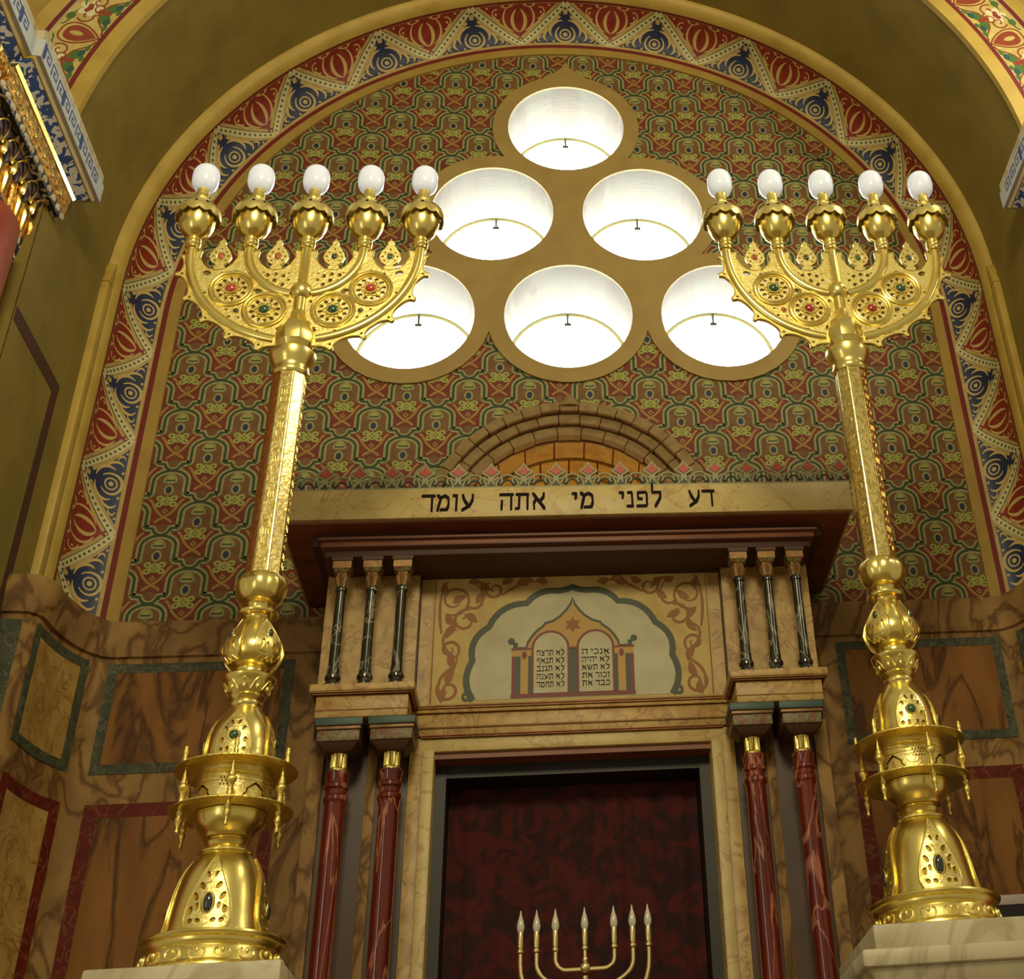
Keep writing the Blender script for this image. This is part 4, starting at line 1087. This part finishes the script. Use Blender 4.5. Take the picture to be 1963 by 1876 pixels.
    for k in range(8):
        if k % 2 == (0 if mir > 0 else 1):
            t = MB()
            a0 = k*pi/4; ap = .0505*cos(pi/8)
            mp = lambda u, v, o: (ax+(ap+o)*sin(a0)+u*cos(a0), ay-(ap+o)*cos(a0)+u*sin(a0), v)
            for i in range(22):
                z = 1.735+i*.0285; kd = (i*7+k*3) % 4
                if kd == 0: t.tube([mp(x, z+y, .0004) for x, y in circ(0, 0, .0075, 12)+[(.0075, 0)]], .0014, GOLDF, 5)
                elif kd == 1:
                    for dx in (-.007, 0, .007): t.tube([mp(dx, z-.008, .0004), mp(dx, z+.008, .0004)], .0014, GOLDF, 5)
                elif kd == 2: t.tube([mp(-.008, z-.006, .0004), mp(-.008, z+.007, .0004), mp(.007, z+.007, .0004), mp(.007, z-.007, .0004)], .0014, GOLDF, 5)
                else: t.tube([mp(-.008, z+.006, .0004), mp(.006, z+.006, .0004), mp(.006, z-.007, .0004)], .0014, GOLDF, 5)
            P('engraved_characters', t, sh)
    t = MB(); t.lathe([(.050, 2.352), (.054, 2.358), (.055, 2.368), (.052, 2.376), (.056, 2.388), (.063, 2.402), (.067, 2.414), (.069, 2.424), (.069, 2.434), (.062, 2.440), (.045, 2.444), (.036, 2.448)], ax, ay, GOLD, 48); P('shaft_capital', t)
    # ---------------- head
    zc = 2.84
    HM = lambda u, v, o: (ax+u, ay-o, v)
    HB = lambda y0: (lambda u, v, o: (ax+u, ay+y0-o, v))
    t = MB(); t.lathe([(.036, 2.444), (.046, 2.452), (.050, 2.462), (.057, 2.472), (.060, 2.490), (.060, 2.512), (.054, 2.530), (.046, 2.548), (.034, 2.560), (.026, 2.575), (.022, 2.60)], ax, ay, GOLD, 8, a0=pi/8); P('head_socket', t, smooth=20, bevel=.003)
    t = MB(); t.lathe([(.020, 2.585), (.020, 2.648), (.030, 2.656), (.034, 2.668), (.035, 2.682), (.030, 2.696), (.022, 2.704), (.0165, 2.712), (.0165, 2.856)], ax, ay, GOLD, 24); P('centre_stem', t)
    for R, nm in ((.355, 'branch'), (.178, 'branch')):
        t = MB(); a1 = 8 if R > .3 else 10
        for s_ in (-1, 1):
            pts = [(ax+s_*R, ay, 2.856)]+[(ax+s_*R*cos(rad(a)), ay, zc-(R-.004)*sin(rad(a))) for a in range(0, 90-a1+1, 4)]
            t.tube(pts, .0165, GOLD, 14)
        P(nm, t)
    # pierced plate: outline with spikes, arches between the branches
    RO = .372
    out = []
    out.append((-.340, 2.838)); out.append((-.372, 2.842)); out.append((-.366, 2.815))
    SP = [14, 29, 44, 59, 74]
    prev = 2
    for sgn in (1,):
        pass
    def po(a, R): return (-R*cos(rad(a)), zc-R*sin(rad(a)))
    left = [(-.340, 2.838), (-.374, 2.844), (-.366, 2.822)]
    edges = [4]+SP
    for i, a in enumerate(SP):
        a_prev = SP[i-1] if i else 2
        for f in (.08, .18, .3, .42, .55, .68, .8, .9): left.append(po(a_prev+(a-a_prev)*f, .3725+.022*abs(2*f-1)**2.6))
        left += [po(a-.7, .4005), po(a+.7, .4005)]
    left += [po(76, .388), po(78, .380), po(81, .375), po(85, .372)]
    right = [(-x, z) for x, z in left[::-1]]
    def sc(x0, x1, zl, zr):    # scalloped top edge from right to left between two branches
        m_ = (x0+x1)/2
        return [(x0, 2.838), (x0-.010 if x1 < x0 else x0+.010, 2.846)]
    topm = []
    xs = [.355, .178, 0, -.178, -.355]
    for a, b in zip(xs, xs[1:]):
        m_ = (a+b)/2
        topm += [(a-.020, 2.838), (a-.034, 2.842), (a-.030, 2.812), (a-.044, 2.785), (m_+.026, 2.766), (m_, 2.762), (m_-.026, 2.766), (b+.044, 2.785), (b+.030, 2.812), (b+.034, 2.842), (b+.020, 2.838)]
    outline = left+right[0:]+topm
    holes = []
    meds = [(36, .262), (66.5, .258)]
    for s_ in (-1, 1):
        for a, R in meds:
            cx, cz = s_*R*cos(rad(a)), zc-R*sin(rad(a))
            for k in range(12):
                b = 2*pi*k/12+.13; holes.append(circ(cx+.0395*cos(b), cz+.0395*sin(b), .0082, 8, .0066, b))
            pass
        for a, R, rx, rz in ((21, .264, .009, .0065), (17, .308, .014, .010), (22, .224, .008, .006), (51, .208, .015, .009), (51.5, .332, .006, .005), (47, .318, .005, .004), (56, .318, .005, .004), (81, .315, .013, .011), (81, .205, .006, .006), (30, .335, .005, .004), (70, .335, .006, .004)):
            holes.append(circ(s_*R*cos(rad(a)), zc-R*sin(rad(a)), rx, 8, rz, .4*s_))
        for x, z, r_ in ((.086, 2.745, .008), (.062, 2.738, .008), (.110, 2.742, .008), (.062, 2.704, .008), (.108, 2.720, .006), (.045, 2.722, .006), (.086, 2.696, .006), (.122, 2.752, .004), (.045, 2.748, .004)):
            holes.append(circ(s_*x, z, r_, 7))
        for a in SP: holes.append(circ(s_*.381*cos(rad(a)), zc-.381*sin(rad(a)), .0048, 7))
    t = MB(); t.plate([outline]+holes, .012, HB(.006), GOLDF); pl = P('filigree_plate', t, smooth=20)
    t = MB(); t.tube([HB(.006)(x, z, .012) for x, z in outline]+[HB(.006)(*outline[0], .012)], .0022, GOLD, 6, False); obj('raised_rim', t, pl, 50)
    for s_ in (-1, 1):
        for (a, R), gm_ in zip(meds, (hi_, lo_)):
            cx, cz = s_*R*cos(rad(a)), zc-R*sin(rad(a))
            t = MB()
            for rr, w in ((.064, .0055), (.053, .0035)):
                ring_ = [HB(0)(cx+rr*cos(2*pi*k/32), cz+rr*sin(2*pi*k/32), .008) for k in range(33)]; t.tube(ring_, w, GOLD, 8, False)
            ring_ = [HB(0)(cx+(.026+.004*cos(6*2*pi*k/48))*cos(2*pi*k/48), cz+(.026+.004*cos(6*2*pi*k/48))*sin(2*pi*k/48), .007) for k in range(49)]; t.tube(ring_, .0028, GOLD, 6, False)
            md = P('medallion', t); gem(HB(0), cx, cz, .0165, .0160, gm_, md, off=.010)
        t = MB(); g = gem(HB(0), s_*.304*cos(rad(52)), zc-.304*sin(rad(52)), .0075, .0075, DGREEN if s_ > 0 or mir > 0 else RED2, root, 'small_gem', .008)
        gem(HB(0), s_*.085, 2.719, .006, .006, pmd, root, 'small_gem', .008)
    # jewelled leaves standing between the branches
    LG = [RED, RED, DGREEN, GREEN] if mir > 0 else [RED2, DGREEN, GREEN, DGREEN]
    for i, x in enumerate((-.262, -.088, .088, .262)):
        z = 2.818
        o = [(x-.012, 2.764), (x-.018, 2.776), (x-.010, 2.783), (x-.026, 2.796), (x-.034, 2.815), (x-.030, 2.832), (x-.016, 2.856), (x-.008, 2.868), (x-.011, 2.875), (x-.007, 2.882), (x-.004, 2.880), (x, 2.894)]
        o += [(2*x-a, b) for a, b in o[::-1][1:]]
        h = [circ(x, z, .0135, 12, .0155)]+[circ(x+.0235*cos(b), z+.0235*sin(b), .0038, 6) for b in (.0, .8, 2.34, 3.14, 3.95, 5.5)]+[circ(x, z+.029, .0035, 6, .005)]
        t = MB(); t.plate([o]+h, .010, HB(.005), GOLDF); lf = P('crest_leaf', t, smooth=20)
        gem(HB(0), x, z, .0085, .0105, LG[i], lf, off=.004)
    # five cups with bulbs
    for x in (-.355, -.178, 0, .178, .355):
        X = ax+x
        t = MB(); t.lathe([(.017, 2.848), (.022, 2.852), (.023, 2.858), (.021, 2.863), (.024, 2.868), (.0245, 2.874), (.021, 2.879), (.0235, 2.884), (.023, 2.890), (.019, 2.895), (.022, 2.898), (.033, 2.905), (.044, 2.919), (.0535, 2.942), (.0580, 2.968), (.056, 2.990), (.048, 3.006), (.032, 3.018)], X, ay, GOLD, 36)
        cp = P('bulb_cup', t)
        # lace cap: a pierced dome with a scalloped hem
        LC = [(.0705, 2.976), (.0705, 2.988), (.068, 2.999), (.063, 3.010), (.054, 3.021), (.041, 3.032), (.028, 3.039), (.020, 3.042)]
        t = MB(); n = 48; vs = []; fs = []
        for rr in (0, -.003):
            for i_, (r_, z) in enumerate(LC):
                for k in range(n):
                    a = 2*pi*k/n; zz = z-(.012*abs(cos(6*a)) if i_ == 0 else 0)
                    vs.append((X+(r_+rr)*sin(a), ay-(r_+rr)*cos(a), zz))
        m_ = len(LC)
        for q in range(2):
            for i_ in range(m_-1):
                for k in range(n):
                    if i_ in (2, 4) and k % 4 == (0 if i_ == 2 else 2): continue
                    k2 = (k+1) % n; b = q*m_*n
                    fs.append((b+i_*n+k, b+i_*n+k2, b+(i_+1)*n+k2, b+(i_+1)*n+k))
        for k in range(n): k2 = (k+1) % n; fs.append((k, k2, m_*n+k2, m_*n+k))
        t.add(vs, fs, GOLDF); obj('lace_cap', t, cp, 50, label='pierced gold cap with a scalloped hem', recalc=False)
        t = MB(); t.lathe([(.028, 3.034), (.022, 3.040), (.0195, 3.046), (.0195, 3.056), (.0215, 3.060), (.0195, 3.064), (.0195, 3.100)], X, ay, GOLDM, 24); obj('lamp_holder', t, cp, 40)
        t = MB(); pr = [(.019, 3.096), (.026, 3.102)]+[(.0432*max(0, 1-abs(s)**2.8)**.5, 3.148+.056*s) for s in [-.85+.07*k for k in range(26)]]+[(.012, 3.203), (.001, 3.204)]
        t.lathe(pr, X, ay, BULB, 32); obj('light_bulb', t, cp, 60, label='frosted white round bulb')
    return root
pmd = pm('smoky glass gem', '2A2410', .1, coat=1)
candelabrum(-.848, (RED, GREEN), 'gold candelabrum on the left plinth, orange gems in upper medallions, green in lower', 'gold candelabra before the ark', 1)
candelabrum(.860, (GREEN, RED2), 'gold candelabrum on the right plinth, green gems in upper medallions, red in lower', 'gold candelabra before the ark', -1)

# ---- marble plinths
for s_, nm in ((-1, 'left'), (1, 'right')):
    X = s_*.854
    p = thing('marble_plinth', (X, -1.5, -1.5), 'white marble plinth under the %s candelabrum' % nm, 'plinth', 'white plinths of the candelabra')
    t = MB(); t.box(X-.205, X+.205, -1.735, -1.27, .635, .694, M_WHITE); part('top_slab', t, p, bevel=.006)
    t = MB(); a = (X-.245, X+.245, -1.775, -1.23)
    t.box(a[0], a[1], a[2], a[3], .598, .636, M_WHITE); t.frust((X-.200, X+.200, -1.73, -1.27, .545), (a[0]+.01, a[1]-.01, a[2]+.01, a[3]-.01, .599), M_WHITE)
    t.box(X-.205, X+.205, -1.735, -1.265, .515, .546, M_WHITE); t.frust((X-.175, X+.175, -1.70, -1.30, .47), (X-.20, X+.20, -1.73, -1.27, .516), M_WHITE); part('cap_moulding', t, p, bevel=.008)
    t = MB(); t.box(X-.17, X+.17, -1.695, -1.305, -1.5, .472, M_WHITE); part('die', t, p, bevel=.006)

# ---- bench back at the right-hand dado
bn = thing('bench', (1.42, -.62, -1.5), 'dark bench with a pale grey top rail beside the right candelabrum foot', 'bench')
t = MB(); t.box(1.10, 1.74, -.66, -.62, .955, .985, PALE); part('top_rail', t, bn, bevel=.004)
t = MB(); t.box(1.12, 1.72, -.655, -.625, -1.5, .956, DARKB); part('back_panel', t, bn)
t = MB(); t.box(1.12, 1.72, -1.05, -.655, -1.08, -1.03, WOOD); part('seat', t, bn, bevel=.006)
for x in (1.15, 1.69):
    t = MB(); t.box(x-.03, x+.03, -1.04, -.98, -1.5, -1.08, WOOD); part('leg', t, bn)

# ================================================================== THE FLANKING COLUMNS WITH PAINTED CAPITALS
def flank(s_, label):
    X = s_*1.80; YB = -.82
    root = thing('column', (s_*2.08, -1.35, -1.5), label, 'column', 'painted columns flanking the recess')
    def blk(mb, ins, z0, z1, m, ys=-1.58, step=.028, yf=-2.9, ins1=None):
        i1 = ins if ins1 is None else ins1
        for (ya, yb, ex) in ((ys, YB, 0), (yf, ys, step)):
            far = (1 if ya == ys else 0)
            def q(i): return (sorted((s_*(abs(X)+i+ex), s_*2.6)), ya-(0), yb-(i if far else 0))
            (xa, xb), y0, y1 = q(ins); (xc, xd), y2, y3 = q(i1)
            mb.frust((xa, xb, y0, y1, z0), (xc, xd, y2, y3, z1), m)
    def part_(nm, f):
        t = MB(); f(t); return part(nm, t, root)
    part_('abacus', lambda t: (blk(t, 0, 3.632, 3.715, GREYB), blk(t, .006, 3.715, 3.76, M_WHITE)))
    t = MB()
    def side(ex): return lambda u, v, o: (s_*(abs(X)+ex-o), u, v)
    for ya, yb, ex in ((-1.56, YB-.01, 0), (-2.85, -1.60, .028)):
        n_ = int((yb-ya)/.075)
        for i in range(n_):
            y = ya+.075*i; mp = side(ex)
            t.rib([(y+.008, 3.648), (y+.008, 3.700), (y+.060, 3.700), (y+.060, 3.664), (y+.028, 3.664), (y+.028, 3.682), (y+.044, 3.682)], .008, mp, .001, KEYB)
            if i % 3 == 0: t.add([mp(y-.012, 3.640, .0014), mp(y+.004, 3.640, .0014), mp(y+.004, 3.708, .0014), mp(y-.012, 3.708, .0014)], [(0, 1, 2, 3)], KEYB)
    part('key_pattern', t, root, 0, recalc=False)
    part_('gilt_fillet', lambda t: blk(t, .022, 3.618, 3.634, GOLDP, ins1=.012))
    part_('painted_frieze', lambda t: blk(t, .062, 3.592, 3.620, BLUEW, ins1=.024))
    part_('gilt_fillet', lambda t: blk(t, .070, 3.578, 3.594, CAPL, ins1=.062))
    part_('carved_frieze', lambda t: (blk(t, .082, 3.500, 3.580, CAPG, ins1=.074), blk(t, .095, 3.478, 3.502, BLUEW2, ins1=.086)))
    t = MB()
    for i in range(22):
        y = YB-.11-i*.052; x = s_*(abs(X)+.079)
        t.ell((x, y, 3.545), .008, .016, .026, CAPL if i % 2 else CAPG, 8, 6); t.ell((x+s_*.012, y+.026, 3.492), .010, .018, .016, M_WHITE, 8, 6)
    part('leaf_row', t, root)
    part_('niche_band', lambda t: blk(t, .145, 3.395, 3.480, CAPR, ins1=.120))
    t = MB()
    for i in range(10):
        y = YB-.19-i*.105
        t.tube([(s_*(abs(X)+.140-.030*sin(rad(a))), y-.042*cos(rad(a)), 3.415+.052*sin(rad(a))) for a in range(0, 181, 15)], .0045, CAPL, 6)
        t.ell((s_*(abs(X)+.128), y-.052, 3.40), .014, .014, .036, CAPL, 10, 8)
        t.ell((s_*(abs(X)+.150), y, 3.418), .022, .036, .042, CAPR, 12, 8)
    part('gilt_niches', t, root)
    part_('leaf_band', lambda t: blk(t, .150, 3.285, 3.400, CAPG, ins1=.140))
    t = MB()
    for i in range(16):
        y = YB-.19-i*.068; x = s_*(abs(X)+.147)
        t.tube([(x, y+.02, 3.290), (x-s_*.010, y, 3.345), (x, y-.008, 3.392)], [.010, .014, .006], CAPL if i % 3 else CAPG, 8)
    part('gilt_leaves', t, root)
    part_('neck_band', lambda t: blk(t, .160, 3.200, 3.287, BLUEW2, ins1=.150))
    t = MB(); t.lathe([(.30, -1.5), (.30, -1.42), (.24, -1.36), (.215, -1.2), (.212, 3.205)], s_*2.10, -1.225, SALMON, 48); part('shaft', t, root, smooth=40)
    return root
flank(-1, 'painted and gilded capital on a salmon red column at the left edge of the recess')
flank(1, 'painted and gilded capital on a salmon red column at the right edge of the recess')

# ================================================================== LIGHT
w = bpy.data.worlds.new('hall'); SC.world = w; w.use_nodes = True
w.node_tree.nodes['Background'].inputs[0].default_value = (1, .86, .52, 1)
w.node_tree.nodes['Background'].inputs[1].default_value = .34
def area(name, loc, tgt, sx, sy, power, col):
    l = bpy.data.lights.new(name, 'AREA'); l.shape = 'RECTANGLE'; l.size = sx; l.size_y = sy; l.energy = power; l.color = col
    o = bpy.data.objects.new(name, l); COL.objects.link(o); o.location = (loc[0], loc[1], loc[2]+ZO)
    o.rotation_euler = (Vector(tgt)-Vector(loc)).to_track_quat('-Z', 'Y').to_euler(); return o
area('hall_key_light', (-.1, -6.4, 4.2), (-.3, 0, 2.0), 1.1, 1.1, 145, (1, .89, .56))  # unseen warm key light added in the hall, not a real fitting
area('side_lamp', (2.6, -2.30, 4.0), (-.9, -1.4, 1.9), .35, 1.7, 46, (1, .95, .76))
area('left_fill_light', (-2.9, -5.2, 1.2), (-.6, -1.2, 1.6), .22, 2.0, 12, (1, .93, .8))  # added narrow light for the left side and reflections, no real window
l = bpy.data.lights.new('niche_lamp', 'POINT'); l.energy = 4; l.color = (1, .78, .45); l.shadow_soft_size = .05
o = bpy.data.objects.new('niche_lamp', l); COL.objects.link(o); o.location = (0, .18, 2.52+ZO)
SC.view_settings.view_transform = 'Standard'; SC.view_settings.look = 'None'
SC.view_settings.exposure = 0; SC.view_settings.gamma = 1; SC.view_settings.use_curve_mapping = False
